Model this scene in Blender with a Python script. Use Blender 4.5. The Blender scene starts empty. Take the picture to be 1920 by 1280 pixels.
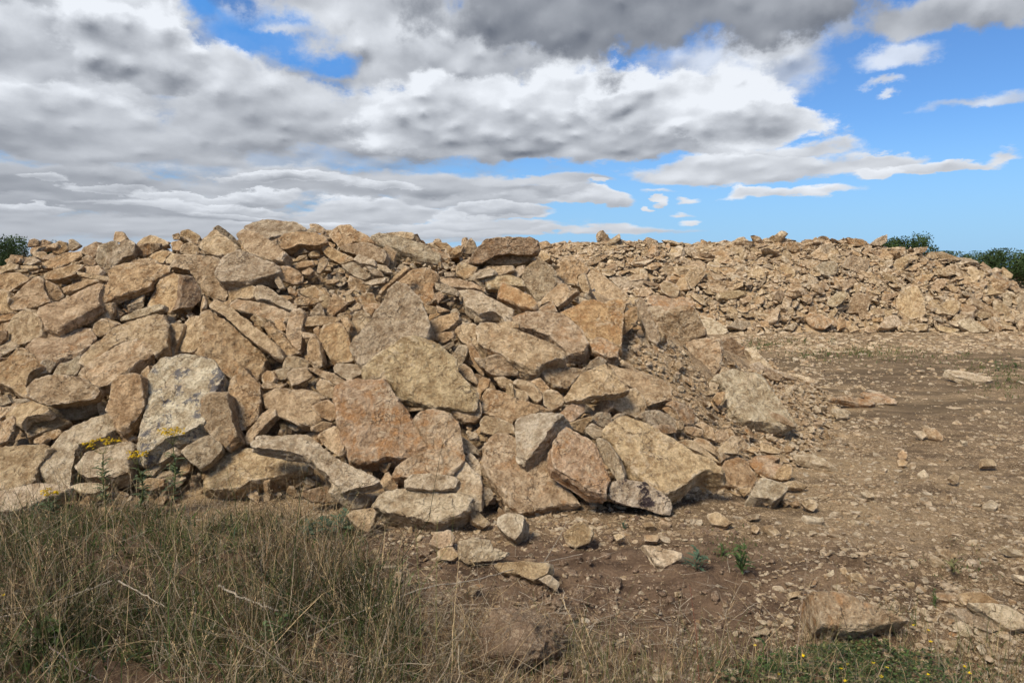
import bpy, math, random
import numpy as np
from mathutils import Vector, Matrix

SC = bpy.context.scene
COL = SC.collection
# ---------------------------------------------------------------- camera
F_PX, PITCH, CAM_H = 1297.0, math.radians(6.16), 1.65
cam_data = bpy.data.cameras.new('camera')
cam_data.sensor_width = 36.0
cam_data.lens = 36.0 * F_PX / 1920.0
cam_data.clip_start, cam_data.clip_end = 0.05, 3000.0
cam = bpy.data.objects.new('camera', cam_data)
cam.location = (0, 0, CAM_H)
cam.rotation_euler = (math.pi / 2 - PITCH, 0, 0)
COL.objects.link(cam)
SC.camera = cam
SC.view_settings.view_transform = 'Standard'
SC.view_settings.look = 'None'
SC.view_settings.gamma = 1.0
SC.view_settings.exposure = 0.2
SC.cycles.use_adaptive_sampling = True
SC.cycles.adaptive_threshold = 0.03
SC.cycles.max_bounces = 4
SC.cycles.diffuse_bounces = 3
SC.cycles.transparent_max_bounces = 4

# ---------------------------------------------------------------- sun (veiled by cloud: soft)
SUN_DIR = Vector((-0.55, -0.62, 1.0)).normalized()
sun_data = bpy.data.lights.new('sun', 'SUN')
sun_data.energy = 4.5
sun_data.angle = math.radians(20)
sun_data.color = (1.0, 0.92, 0.77)
sun = bpy.data.objects.new('sun', sun_data)
sun.rotation_euler = SUN_DIR.to_track_quat('Z', 'Y').to_euler()
sun.location = (-6, -4, 12)
COL.objects.link(sun)

# ---------------------------------------------------------------- node helper
class NT:
    def __init__(self, tree):
        self.t, self.n, self.l = tree, tree.nodes, tree.links

    def put(self, sock, v):
        if isinstance(v, bpy.types.NodeSocket):
            self.l.new(v, sock)
        elif v is not None:
            sock.default_value = v

    def m(self, op, a, b=None, c=None, clamp=False):
        k = self.n.new('ShaderNodeMath'); k.operation = op; k.use_clamp = clamp
        for i, v in enumerate((a, b, c)):
            self.put(k.inputs[i], v)
        return k.outputs[0]

    def v(self, op, a, b=None, out=0):
        k = self.n.new('ShaderNodeVectorMath'); k.operation = op
        self.put(k.inputs[0], a)
        if op == 'SCALE':
            self.put(k.inputs['Scale'], b)
        else:
            self.put(k.inputs[1], b)
        return k.outputs[out]

    def xyz(self, x, y, z):
        k = self.n.new('ShaderNodeCombineXYZ')
        for i, v in enumerate((x, y, z)):
            self.put(k.inputs[i], v)
        return k.outputs[0]

    def sep(self, v):
        k = self.n.new('ShaderNodeSeparateXYZ'); self.put(k.inputs[0], v)
        return k.outputs

    def noise(self, vec, scale, detail=5, rough=0.55, lac=2.0, dist=0.0, out='Fac'):
        k = self.n.new('ShaderNodeTexNoise')
        self.put(k.inputs['Vector'], vec)
        k.inputs['Scale'].default_value = scale
        k.inputs['Detail'].default_value = detail
        k.inputs['Roughness'].default_value = rough
        k.inputs['Lacunarity'].default_value = lac
        k.inputs['Distortion'].default_value = dist
        return k.outputs[out]

    def vor(self, vec, scale, feature='F1', out='Distance', rnd=1.0):
        k = self.n.new('ShaderNodeTexVoronoi'); k.feature = feature
        self.put(k.inputs['Vector'], vec)
        k.inputs['Scale'].default_value = scale
        k.inputs['Randomness'].default_value = rnd
        return k.outputs[out]

    def ramp(self, f, lo, hi, a=0.0, b=1.0, smooth=True):
        k = self.n.new('ShaderNodeMapRange')
        k.interpolation_type = 'SMOOTHSTEP' if smooth else 'LINEAR'
        self.put(k.inputs['Value'], f)
        for nme, v in (('From Min', lo), ('From Max', hi), ('To Min', a), ('To Max', b)):
            self.put(k.inputs[nme], v)
        return k.outputs[0]

    def mix(self, f, a, b, mode='MIX'):
        k = self.n.new('ShaderNodeMix'); k.data_type = 'RGBA'; k.blend_type = mode
        self.put(k.inputs['Factor'], f)
        self.put(k.inputs['A'] if False else k.inputs[6], a)
        self.put(k.inputs[7], b)
        return k.outputs[2]

    def attr(self, name, out='Color'):
        k = self.n.new('ShaderNodeAttribute'); k.attribute_name = name
        return k.outputs[out]


def px_dir(u, v):
    """Unit direction of a point of the view, world axes (camera looks along +Y, pitched down)."""
    x, yu = (u - 960) / F_PX, (640 - v) / F_PX
    d = np.array([x, math.cos(PITCH) + yu * math.sin(PITCH), -math.sin(PITCH) + yu * math.cos(PITCH)])
    return d / np.linalg.norm(d)


SKY_TINT = (0.62, 0.95, 1.35, 1)
# ---------------------------------------------------------------- sky: physical blue plus cumulus layers
world = bpy.data.worlds.new('World')
SC.world = world
world.use_nodes = True
world.cycles.sampling_method = 'MANUAL'
world.cycles.sample_map_resolution = 256
W = NT(world.node_tree)
W.n.clear()
out = W.n.new('ShaderNodeOutputWorld')
bg = W.n.new('ShaderNodeBackground')
bg.inputs['Strength'].default_value = 0.092
W.l.new(bg.outputs[0], out.inputs[0])
sky = W.n.new('ShaderNodeTexSky')
sky.sky_type = 'NISHITA'
sky.sun_disc = False
sky.sun_elevation = math.asin(SUN_DIR.z)
sky.sun_rotation = math.atan2(SUN_DIR.x, SUN_DIR.y)
sky.air_density, sky.dust_density, sky.ozone_density = 1.0, 0.4, 2.0
gen = W.n.new('ShaderNodeTexCoord').outputs['Generated']
dx, dy, dz = W.sep(gen)
az = W.m('ARCTAN2', dx, dy)
el = W.m('ARCSINE', dz)

hz = W.m('ADD', W.m('MAXIMUM', el, 0.0), 0.07)
pv = W.xyz(W.m('DIVIDE', W.m('SINE', az), hz), W.m('DIVIDE', W.m('COSINE', az), hz), 0.0)
flat = W.xyz(W.m('MULTIPLY', az, 1.0), W.m('MULTIPLY', W.m('LOGARITHM', W.m('ADD', W.m('MAXIMUM', el, 0.0), 0.05), 2.718), 0.42), 0.0)
wcol = W.noise(flat, 7.0, 9, 0.6, out='Color')
wr, wg, wb = W.sep(wcol)
warp_amt = W.ramp(el, 0.0, 0.3, 0.35, 1.0, smooth=False)
ae = W.v('ADD', W.xyz(az, el, 0.0), W.v('SCALE', W.xyz(W.m('MULTIPLY', W.m('SUBTRACT', wr, 0.5), 0.16), W.m('MULTIPLY', W.m('SUBTRACT', wg, 0.5), 0.11), 0.0), warp_amt))
EDGE = W.m('SUBTRACT', W.noise(flat, 16.0, 8, 0.62), 0.5)
puffs = lambda off: W.vor(W.v('ADD', W.v('ADD', flat, off), W.v('SCALE', wcol, 0.10)), 9.0, 'SMOOTH_F1')
fine = lambda off: W.noise(W.v('ADD', flat, off), 9.0, 8, 0.56)
PUFF0 = puffs((0, 0, 0))
SMALL = lambda off: W.vor(W.v('ADD', W.v('ADD', flat, off), W.v('SCALE', wcol, 0.06)), 26.0, 'SMOOTH_F1')
RELIEF = W.m('ADD', W.m('MULTIPLY', W.m('SUBTRACT', fine((0, 0, 0)), fine((-0.008, 0.028, 0))), 0.7),
             W.m('ADD', W.m('MULTIPLY', W.m('SUBTRACT', puffs((-0.006, 0.022, 0)), PUFF0), 1.55),
                 W.m('MULTIPLY', W.m('SUBTRACT', SMALL((-0.003, 0.010, 0)), SMALL((0, 0, 0))), 1.1)))
RELIEF = W.m('MULTIPLY', RELIEF, W.ramp(el, 0.02, 0.24, 0.30, 1.0))
EDGE = W.m('ADD', W.m('MULTIPLY', EDGE, 0.75), W.m('MULTIPLY', W.m('SUBTRACT', 0.42, PUFF0), 0.55))
MOTTLE = W.m('MULTIPLY', W.m('SUBTRACT', W.noise(W.v('MULTIPLY', flat, (1.3, 0.9, 1)), 4.5, 5, 0.5), 0.5), 0.75)

# cumulus banks, farthest first: centre, half width, height above and depth below the centre (in view units),
# brightness of the crown and of the base, edge softness
CLOUDS = [
    (350, 250, 950, 300, 230, .60, .36, .9), (300, 462, 900, 60, 40, .64, .54, .9), (420, 425, 760, 40, 40, .60, .48, .6), (1000, 436, 420, 12, 8, .75, .6, .6),
    (250, 385, 430, 60, 34, .66, .40, .5), (300, 380, 160, 20, 16, .9, .55, .3), (880, 425, 260, 14, 10, .8, .55, .5),
    (720, 402, 170, 26, 12, .92, .5, .3), (860, 410, 60, 14, 8, .9, .6, .3), (960, 408, 90, 10, 8, .85, .6, .4), (900, 378, 180, 34, 16, .88, .5, .35), (1115, 380, 85, 20, 12, .95, .55, .3),
    (700, 355, 470, 44, 24, .66, .38, .5), (120, 345, 380, 44, 30, .55, .34, .5), (560, 340, 150, 16, 10, .92, .55, .3), (1040, 345, 160, 20, 12, .7, .5, .5),
    (503, 338, 127, 10, 9, 0.84, 0.42, 0.3), (65, 336, 61, 13, 9, 0.75, 0.49, 0.3), (711, 354, 87, 12, 7, 0.75, 0.5, 0.3), (230, 356, 113, 12, 7, 0.75, 0.43, 0.3), (479, 374, 83, 17, 9, 0.83, 0.41, 0.3), (371, 369, 117, 10, 7, 0.81, 0.5, 0.3), (461, 396, 107, 14, 6, 0.78, 0.5, 0.3), (75, 397, 100, 14, 7, 0.84, 0.46, 0.3), (940, 403, 90, 15, 8, 0.78, 0.44, 0.3), (440, 405, 112, 11, 7, 0.78, 0.41, 0.3), (487, 424, 121, 14, 8, 0.78, 0.49, 0.3), (515, 427, 124, 15, 6, 0.84, 0.48, 0.4),
    (1400, 326, 330, 40, 20, .88, .6, .4), (1500, 285, 110, 26, 14, .85, .65, .5), (1650, 300, 90, 20, 16, .88, .6, .4), (1780, 312, 150, 18, 10, .9, .6, .4), (1885, 296, 60, 20, 10, 1, .75, .6), (1650, 322, 60, 10, 10, .8, .7, .5),
    (1490, 364, 130, 11, 9, .95, .75, .6), (1410, 360, 42, 14, 10, 1, .78, .5), (1235, 361, 46, 6, 5, .85, .74, .9), (1282, 370, 26, 8, 6, .88, .74, .8), (1228, 375, 22, 7, 6, .9, .7, .4), (1266, 399, 30, 7, 5, .9, .78, .8), (1295, 413, 26, 7, 5, .95, .8, .7), (1115, 350, 25, 6, 5, .8, .7, .5), (1202, 386, 12, 5, 5, .9, .8, .4),
    (100, 180, 330, 90, 90, .78, .42, .5), (130, 260, 430, 100, 50, .8, .33, .35), (520, 230, 270, 105, 62, .88, .34, .3), (760, 250, 210, 85, 50, .75, .36, .4),
    (1320, 120, 190, 70, 50, .82, .68, .9), (1470, 145, 120, 70, 40, .86, .7, .9), (1440, 90, 110, 40, 30, .8, .7, .9), (1580, 55, 60, 50, 40, .7, .6, 1.0),
    (700, 80, 280, 150, 90, .78, .5, .45), (900, 120, 240, 100, 80, .76, .48, .5), (170, 20, 300, 60, 60, .7, .45, .5), (560, 70, 110, 60, 30, .7, .6, 1.0),
    (500, 78, 120, 62, 46, None, 0, .7), (395, 22, 60, 40, 30, None, 0, .8), (600, 118, 70, 30, 24, None, 0, .8), (160, 45, 40, 14, 12, None, 0, .9), (540, 62, 75, 16, 12, .8, .66, 1.0), (455, 125, 50, 26, 14, .85, .7, .9),
    (60, 90, 190, 70, 60, .78, .38, .4), (255, 120, 175, 100, 52, 1.0, .34, .22), (430, 130, 70, 40, 30, .82, .6, .6),
    (1090, 245, 440, 120, 62, .98, .33, .25), (1400, 225, 170, 46, 50, 1.0, .42, .25), (1230, 190, 130, 50, 60, 1.0, .5, .25),
    (1830, 15, 270, 60, 42, .6, .4, .5), (1700, 100, 130, 26, 22, .84, .72, .9), (1835, 195, 130, 18, 13, .86, .75, .95), (1655, 152, 50, 9, 7, .75, .68, 1.2), (1655, 173, 30, 7, 5, .8, .72, 1.1),
    (950, 20, 220, 60, 50, .6, .34, .6), (1200, 0, 430, 120, 108, .36, .2, .4), (1430, 25, 230, 80, 55, .36, .22, .5),
]
skyc = W.mix(1.0, sky.outputs[0], SKY_TINT, 'MULTIPLY')
acc = W.mix(W.ramp(el, 0.0, 0.2, 0.75, 0.0), skyc, (2.9, 5.2, 8.2, 1))
def over(acc, al, lum):
    c = W.mix(lum, (0.75, 0.92, 1.3, 1), (8.9, 9.3, 9.9, 1))
    return W.mix(al, acc, c)
for (u, v, ru, rup, rdn, tb, bb, soft) in CLOUDS:
    d = px_dir(u, v)
    a0, e0 = math.atan2(d[0], d[1]), math.asin(d[2])
    k = math.cos(math.atan((u - 960) / F_PX))
    ra, re = ru / F_PX * k * k, F_PX / k
    chain = W.n.new('ShaderNodeVectorMath'); chain.operation = 'MULTIPLY_ADD'  # keeps the layers in order
    W.put(chain.inputs[0], acc); chain.inputs[1].default_value = (1e-8,) * 3; chain.inputs[2].default_value = (-a0, -e0, 0)
    X, Y, _ = W.sep(W.v('ADD', ae, chain.outputs[0]))
    yy = W.m('MAXIMUM', W.m('MULTIPLY', Y, re / rup), W.m('MULTIPLY', Y, -re / rdn))
    r = W.v('LENGTH', W.xyz(W.m('MULTIPLY', X, 1 / ra), yy, 0.0), out='Value')
    al = W.ramp(W.m('MULTIPLY_ADD', EDGE, 0.9 + soft, W.m('SUBTRACT', 1.0, r)), 0.0, max(0.1, soft * 0.8), 0.0, 1.0 if soft < .85 else .78)
    if tb is None:
        acc = W.mix(W.m('MULTIPLY', al, 0.92), acc, (0.9, 3.1, 7.6, 1))
        continue
    t = W.ramp(Y, -0.8 * rdn / re, 0.9 * rup / re, bb, tb, smooth=False)
    rim = W.ramp(r, 0.55, 1.0, 0.0, (0.24 if soft < .3 else 0.10) if tb > .5 else 0.03)
    gain = (tb + bb) * 0.62
    lum = W.m('ADD', W.m('MULTIPLY_ADD', RELIEF, gain * (1.15 if soft < .3 else 0.9), t), W.m('MULTIPLY_ADD', MOTTLE, gain * .42, rim), clamp=True)
    acc = over(acc, al, W.m('MULTIPLY_ADD', lum, 0.93, -0.02))
# beyond the photographed part of the sky: broken cloud all round
rest = W.m('MAXIMUM', W.ramp(W.m('ABSOLUTE', az), 0.75, 1.2), W.ramp(el, 0.42, 0.6))
cov = W.ramp(W.noise(pv, 1.2, 6, 0.55), 0.42, 0.6)
acc = over(acc, W.m('MULTIPLY', rest, cov), W.m('ADD', 0.55, RELIEF, clamp=True))
fin = W.mix(W.ramp(dz, -0.03, 0.0), (1.2, 0.95, 0.7, 1), acc)
W.l.new(fin, bg.inputs['Color'])
# ---------------------------------------------------------------- numpy noise
_rs = np.random.RandomState(7)
_PERM = _rs.permutation(4096).astype(np.int64)
_VAL = _rs.rand(4096).astype(np.float64) * 2 - 1


def vnoise(p):
    p = np.asarray(p, float)
    i = np.floor(p).astype(np.int64); f = p - i
    f = f * f * (3 - 2 * f)
    x0, y0, z0 = i[..., 0] & 4095, i[..., 1] & 4095, i[..., 2] & 4095
    def h(a, b, c):
        return _VAL[_PERM[(_PERM[(_PERM[a & 4095] + b) & 4095] + c) & 4095]]
    def l(a, b, t):
        return a + (b - a) * t
    fx, fy, fz = f[..., 0], f[..., 1], f[..., 2]
    return l(l(l(h(x0, y0, z0), h(x0 + 1, y0, z0), fx), l(h(x0, y0 + 1, z0), h(x0 + 1, y0 + 1, z0), fx), fy),
             l(l(h(x0, y0, z0 + 1), h(x0 + 1, y0, z0 + 1), fx), l(h(x0, y0 + 1, z0 + 1), h(x0 + 1, y0 + 1, z0 + 1), fx), fy), fz)


def fbm(p, octaves=4, gain=0.5):
    p = np.asarray(p, float)
    s, a = 0.0, 1.0
    for k in range(octaves):
        s = s + a * vnoise(p * (2.03 ** k) + 17.3 * k)
        a *= gain
    return s


def sstep(x):
    x = np.clip(x, 0, 1)
    return x * x * (3 - 2 * x)


# ---------------------------------------------------------------- object helpers
def new_mesh(name, verts, faces, mat=None, smooth=True, tint=None, parent=None, loc=(0, 0, 0), mats=None):
    """faces: (n,3) or (n,4) array, or list of such arrays; tint: (nverts,4) or one rgba."""
    verts = np.asarray(verts, np.float32)
    fl = faces if isinstance(faces, list) else [faces]
    fl = [np.asarray(f, np.int32) for f in fl if len(f)]
    me = bpy.data.meshes.new(name)
    me.vertices.add(len(verts))
    me.vertices.foreach_set('co', verts.ravel())
    loops = np.concatenate([f.ravel() for f in fl])
    sizes = np.concatenate([np.full(len(f), f.shape[1], np.int32) for f in fl])
    me.loops.add(len(loops))
    me.loops.foreach_set('vertex_index', loops)
    me.polygons.add(len(sizes))
    starts = np.zeros(len(sizes), np.int32); starts[1:] = np.cumsum(sizes)[:-1]
    me.polygons.foreach_set('loop_start', starts)
    me.polygons.foreach_set('use_smooth', np.full(len(sizes), smooth, bool))
    if tint is not None:
        a = me.attributes.new('tint', 'FLOAT_COLOR', 'POINT')
        t = np.asarray(tint, np.float32)
        if t.ndim == 1:
            t = np.tile(t, (len(verts), 1))
        a.data.foreach_set('color', t.ravel())
    me.update(calc_edges=True)
    if mat:
        me.materials.append(mat)
    o = bpy.data.objects.new(name, me)
    o.location = loc
    COL.objects.link(o)
    if parent:
        o.parent = parent
    return o


def tag(o, label=None, cat=None, group=None, kind=None):
    for k, v in (('label', label), ('category', cat), ('group', group), ('kind', kind)):
        if v:
            o[k] = v
    return o


def empty(name, loc, label, cat, group=None):
    o = bpy.data.objects.new(name, None)
    o.empty_display_size = 0.1
    o.location = loc
    COL.objects.link(o)
    return tag(o, label, cat, group)


def merge(parts):
    vs, fs, ts, n = [], {}, [], 0
    for p in parts:
        v, f = p[0], p[1]
        vs.append(v)
        for ff in (f if isinstance(f, list) else [f]):
            ff = np.asarray(ff)
            fs.setdefault(ff.shape[1], []).append(ff + n)
        if len(p) > 2:
            t = np.asarray(p[2], float)
            ts.append(np.tile(t, (len(v), 1)) if t.ndim == 1 else t)
        n += len(v)
    return np.concatenate(vs), [np.concatenate(x) for x in fs.values()], (np.concatenate(ts) if ts else None)


def tube(pts, radii, sides=6):
    pts = np.asarray(pts, float); n = len(pts)
    radii = np.full(n, radii) if np.isscalar(radii) else np.asarray(radii)
    tan = np.gradient(pts, axis=0)
    tan /= np.linalg.norm(tan, axis=1)[:, None] + 1e-9
    ref = np.array([0.31, 0.95, 0.05])
    a = np.cross(tan, ref); a /= np.linalg.norm(a, axis=1)[:, None] + 1e-9
    b = np.cross(tan, a)
    th = np.arange(sides) * 2 * math.pi / sides
    v = pts[:, None] + radii[:, None, None] * (np.cos(th)[None, :, None] * a[:, None] + np.sin(th)[None, :, None] * b[:, None])
    v = v.reshape(-1, 3)
    i, j = np.meshgrid(np.arange(n - 1), np.arange(sides), indexing='ij')
    j2 = (j + 1) % sides
    f = np.stack([i * sides + j, i * sides + j2, (i + 1) * sides + j2, (i + 1) * sides + j], -1).reshape(-1, 4)
    cap = [np.array([[0, k, k + 1] for k in range(1, sides - 1)]), np.array([[(n - 1) * sides, (n - 1) * sides + k + 1, (n - 1) * sides + k] for k in range(1, sides - 1)])]
    return v, [f] + cap


# ---------------------------------------------------------------- materials
def new_mat(name, rough=0.9, spec=0.2):
    m = bpy.data.materials.new(name); m.use_nodes = True
    T = NT(m.node_tree); T.n.clear()
    o = T.n.new('ShaderNodeOutputMaterial'); b = T.n.new('ShaderNodeBsdfPrincipled')
    T.l.new(b.outputs[0], o.inputs[0])
    b.inputs['Roughness'].default_value = rough
    b.inputs['Specular IOR Level'].default_value = spec
    return m, T, b


def bump(T, b, h, strength, dist, prev=None):
    k = T.n.new('ShaderNodeBump')
    k.inputs['Strength'].default_value = strength
    k.inputs['Distance'].default_value = dist
    T.put(k.inputs['Height'], h)
    if prev is not None:
        T.l.new(prev, k.inputs['Normal'])
    T.l.new(k.outputs[0], b.inputs['Normal'])
    return k.outputs[0]


def stone_mat(name, stain=None, amount=0.0, far=False):
    """Fractured limestone: tint comes from the stone (rgb) with its share of iron staining in alpha."""
    m, T, b = new_mat(name, 0.92, 0.15)
    col = T.attr('tint'); rust = T.attr('tint', 'Alpha')
    pos = T.v('ADD', T.n.new('ShaderNodeTexCoord').outputs['Object'], T.v('SCALE', col, 37.0))
    n1 = T.noise(pos, 3.2, 4, 0.6, dist=0.4)
    n2 = T.noise(pos, 11.0, 6, 0.68)
    n3 = T.noise(pos, 70.0, 4, 0.75)
    n4 = T.noise(T.v('ADD', pos, (5.2, 1.3, 8.8)), 6.0, 7, 0.66, dist=0.8)
    c = T.mix(T.ramp(n2, 0.36, 0.66), T.v('MULTIPLY', col, (0.56, 0.50, 0.43)), T.v('MULTIPLY', col, (1.14, 1.15, 1.16)))
    grit = T.noise(pos, 48.0, 5, 0.7)
    c = T.mix(T.ramp(grit, 0.38, 0.54, 0.42, 0.0), c, T.v('MULTIPLY', c, (0.50, 0.44, 0.37)))
    c = T.mix(T.ramp(grit, 0.54, 0.70, 0.0, 0.6), c, T.v('MULTIPLY', col, (1.38, 1.36, 1.34)))
    bed = T.n.new('ShaderNodeAttribute'); bed.attribute_name = 'bed'
    lay = T.noise(T.v('ADD', T.xyz(T.m('MULTIPLY', bed.outputs['Fac'], 75.0), 0.0, 0.0), T.v('SCALE', pos, 1.3)), 1.0, 4, 0.6)
    c = T.mix(T.ramp(lay, 0.30, 0.46, 0.25, 0.0), c, T.v('MULTIPLY', col, (0.50, 0.42, 0.34)))
    crk = T.vor(T.v('ADD', pos, T.v('SCALE', T.noise(pos, 4.0, 4, 0.6, out='Color'), 0.35)), 2.6, 'DISTANCE_TO_EDGE')
    crack = T.m('MULTIPLY', T.ramp(crk, 0.0, 0.013, 1.0, 0.0), T.ramp(n1, 0.46, 0.56))
    # iron staining in patches
    rp = T.m('MULTIPLY', T.ramp(T.m('ADD', n4, T.m('MULTIPLY', T.m('SUBTRACT', rust, 0.5), 0.26)), 0.46, 0.66), T.ramp(rust, 0.0, 0.6, 0.25, 0.85))
    c = T.mix(rp, c, T.mix(n3, (0.30, 0.135, 0.055, 1), (0.64, 0.34, 0.13, 1)))
    # pale crystalline crust and veins
    pale = T.ramp(T.m('ADD', T.m('MULTIPLY', n1, 0.55), T.m('MULTIPLY', T.noise(pos, 24.0, 5, 0.7), 0.6)), 0.60, 0.72)
    c = T.mix(T.m('MULTIPLY', pale, 0.62), c, (0.76, 0.59, 0.39, 1))
    # earth rubbed into hollows, dark mineral specks
    c = T.mix(T.m('MULTIPLY', T.ramp(T.noise(pos, 38.0, 3, 0.6), 0.62, 0.76), 0.45), c, (0.12, 0.065, 0.04, 1))
    c = T.mix(T.ramp(n3, 0.34, 0.68, 0.26, 0.0), c, (0.16, 0.085, 0.05, 1))
    c = T.mix(T.ramp(T.vor(pos, 170.0), 0.0, 0.30, 0.35, 0.0), c, (0.70, 0.60, 0.48, 1))
    pt = T.n.new('ShaderNodeNewGeometry').outputs['Pointiness']
    c = T.mix(T.m('MULTIPLY', T.ramp(pt, 0.51, 0.57), T.ramp(n2, 0.4, 0.62, 0.05, 0.5)), c, (0.84, 0.69, 0.50, 1))
    c = T.mix(T.m('MULTIPLY', crack, 0.6), c, (0.11, 0.07, 0.045, 1))
    if stain:
        sn = T.noise(T.v('ADD', pos, (9.1, 4.7, 2.2)), 7.5, 7, 0.72)
        c = T.mix(T.m('MULTIPLY', T.ramp(sn, 0.53, 0.60), amount), c, stain)
    T.l.new(c, b.inputs['Base Color'])
    if not far:
        h = T.m('ADD', T.m('MULTIPLY', n2, 0.55), T.m('MULTIPLY', grit, 0.60))
        h = T.m('ADD', h, T.m('MULTIPLY', T.vor(pos, 19.0, 'F1'), 0.22))
        h = T.m('ADD', h, T.m('SUBTRACT', T.m('MULTIPLY', lay, 0.3), T.m('MULTIPLY', crack, 0.25)))
        p = bump(T, b, h, 1.0, 0.075)
        bump(T, b, n3, 0.7, 0.008, p)
    return m


STONE = stone_mat('limestone')
STONE_BLUE = stone_mat('limestone_blue_stains', (0.105, 0.105, 0.125, 1), 0.8)
STONE_PURPLE = stone_mat('limestone_purple_stains', (0.045, 0.03, 0.035, 1), 0.95)

TONES = {  # rgb of the rock, share of iron staining
    't': (0.70, 0.515, 0.315, .18), 'o': (0.67, 0.465, 0.26, .32), 'O': (0.68, 0.44, 0.22, .45), 'g': (0.64, 0.51, 0.345, .12), 'G': (0.61, 0.475, 0.31, .10),
    'w': (0.78, 0.63, 0.435, .12), 'W': (0.80, 0.67, 0.49, .05), 'y': (0.71, 0.53, 0.31, .18), 'Y': (0.74, 0.55, 0.32, .20), 'r': (0.71, 0.53, 0.34, .38), 'R': (0.70, 0.51, 0.33, .46),
    'd': (0.50, 0.355, 0.215, .22), 'S': (0.75, 0.62, 0.45, .10)}
TONE_WORD = {'t': 'tan', 'o': 'orange-brown', 'O': 'bright orange', 'g': 'greyish', 'G': 'grey', 'w': 'pale', 'W': 'whitish', 'y': 'golden', 'Y': 'golden', 'r': 'reddish', 'R': 'rusty', 'd': 'dark brown', 'S': 'pale'}
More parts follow.
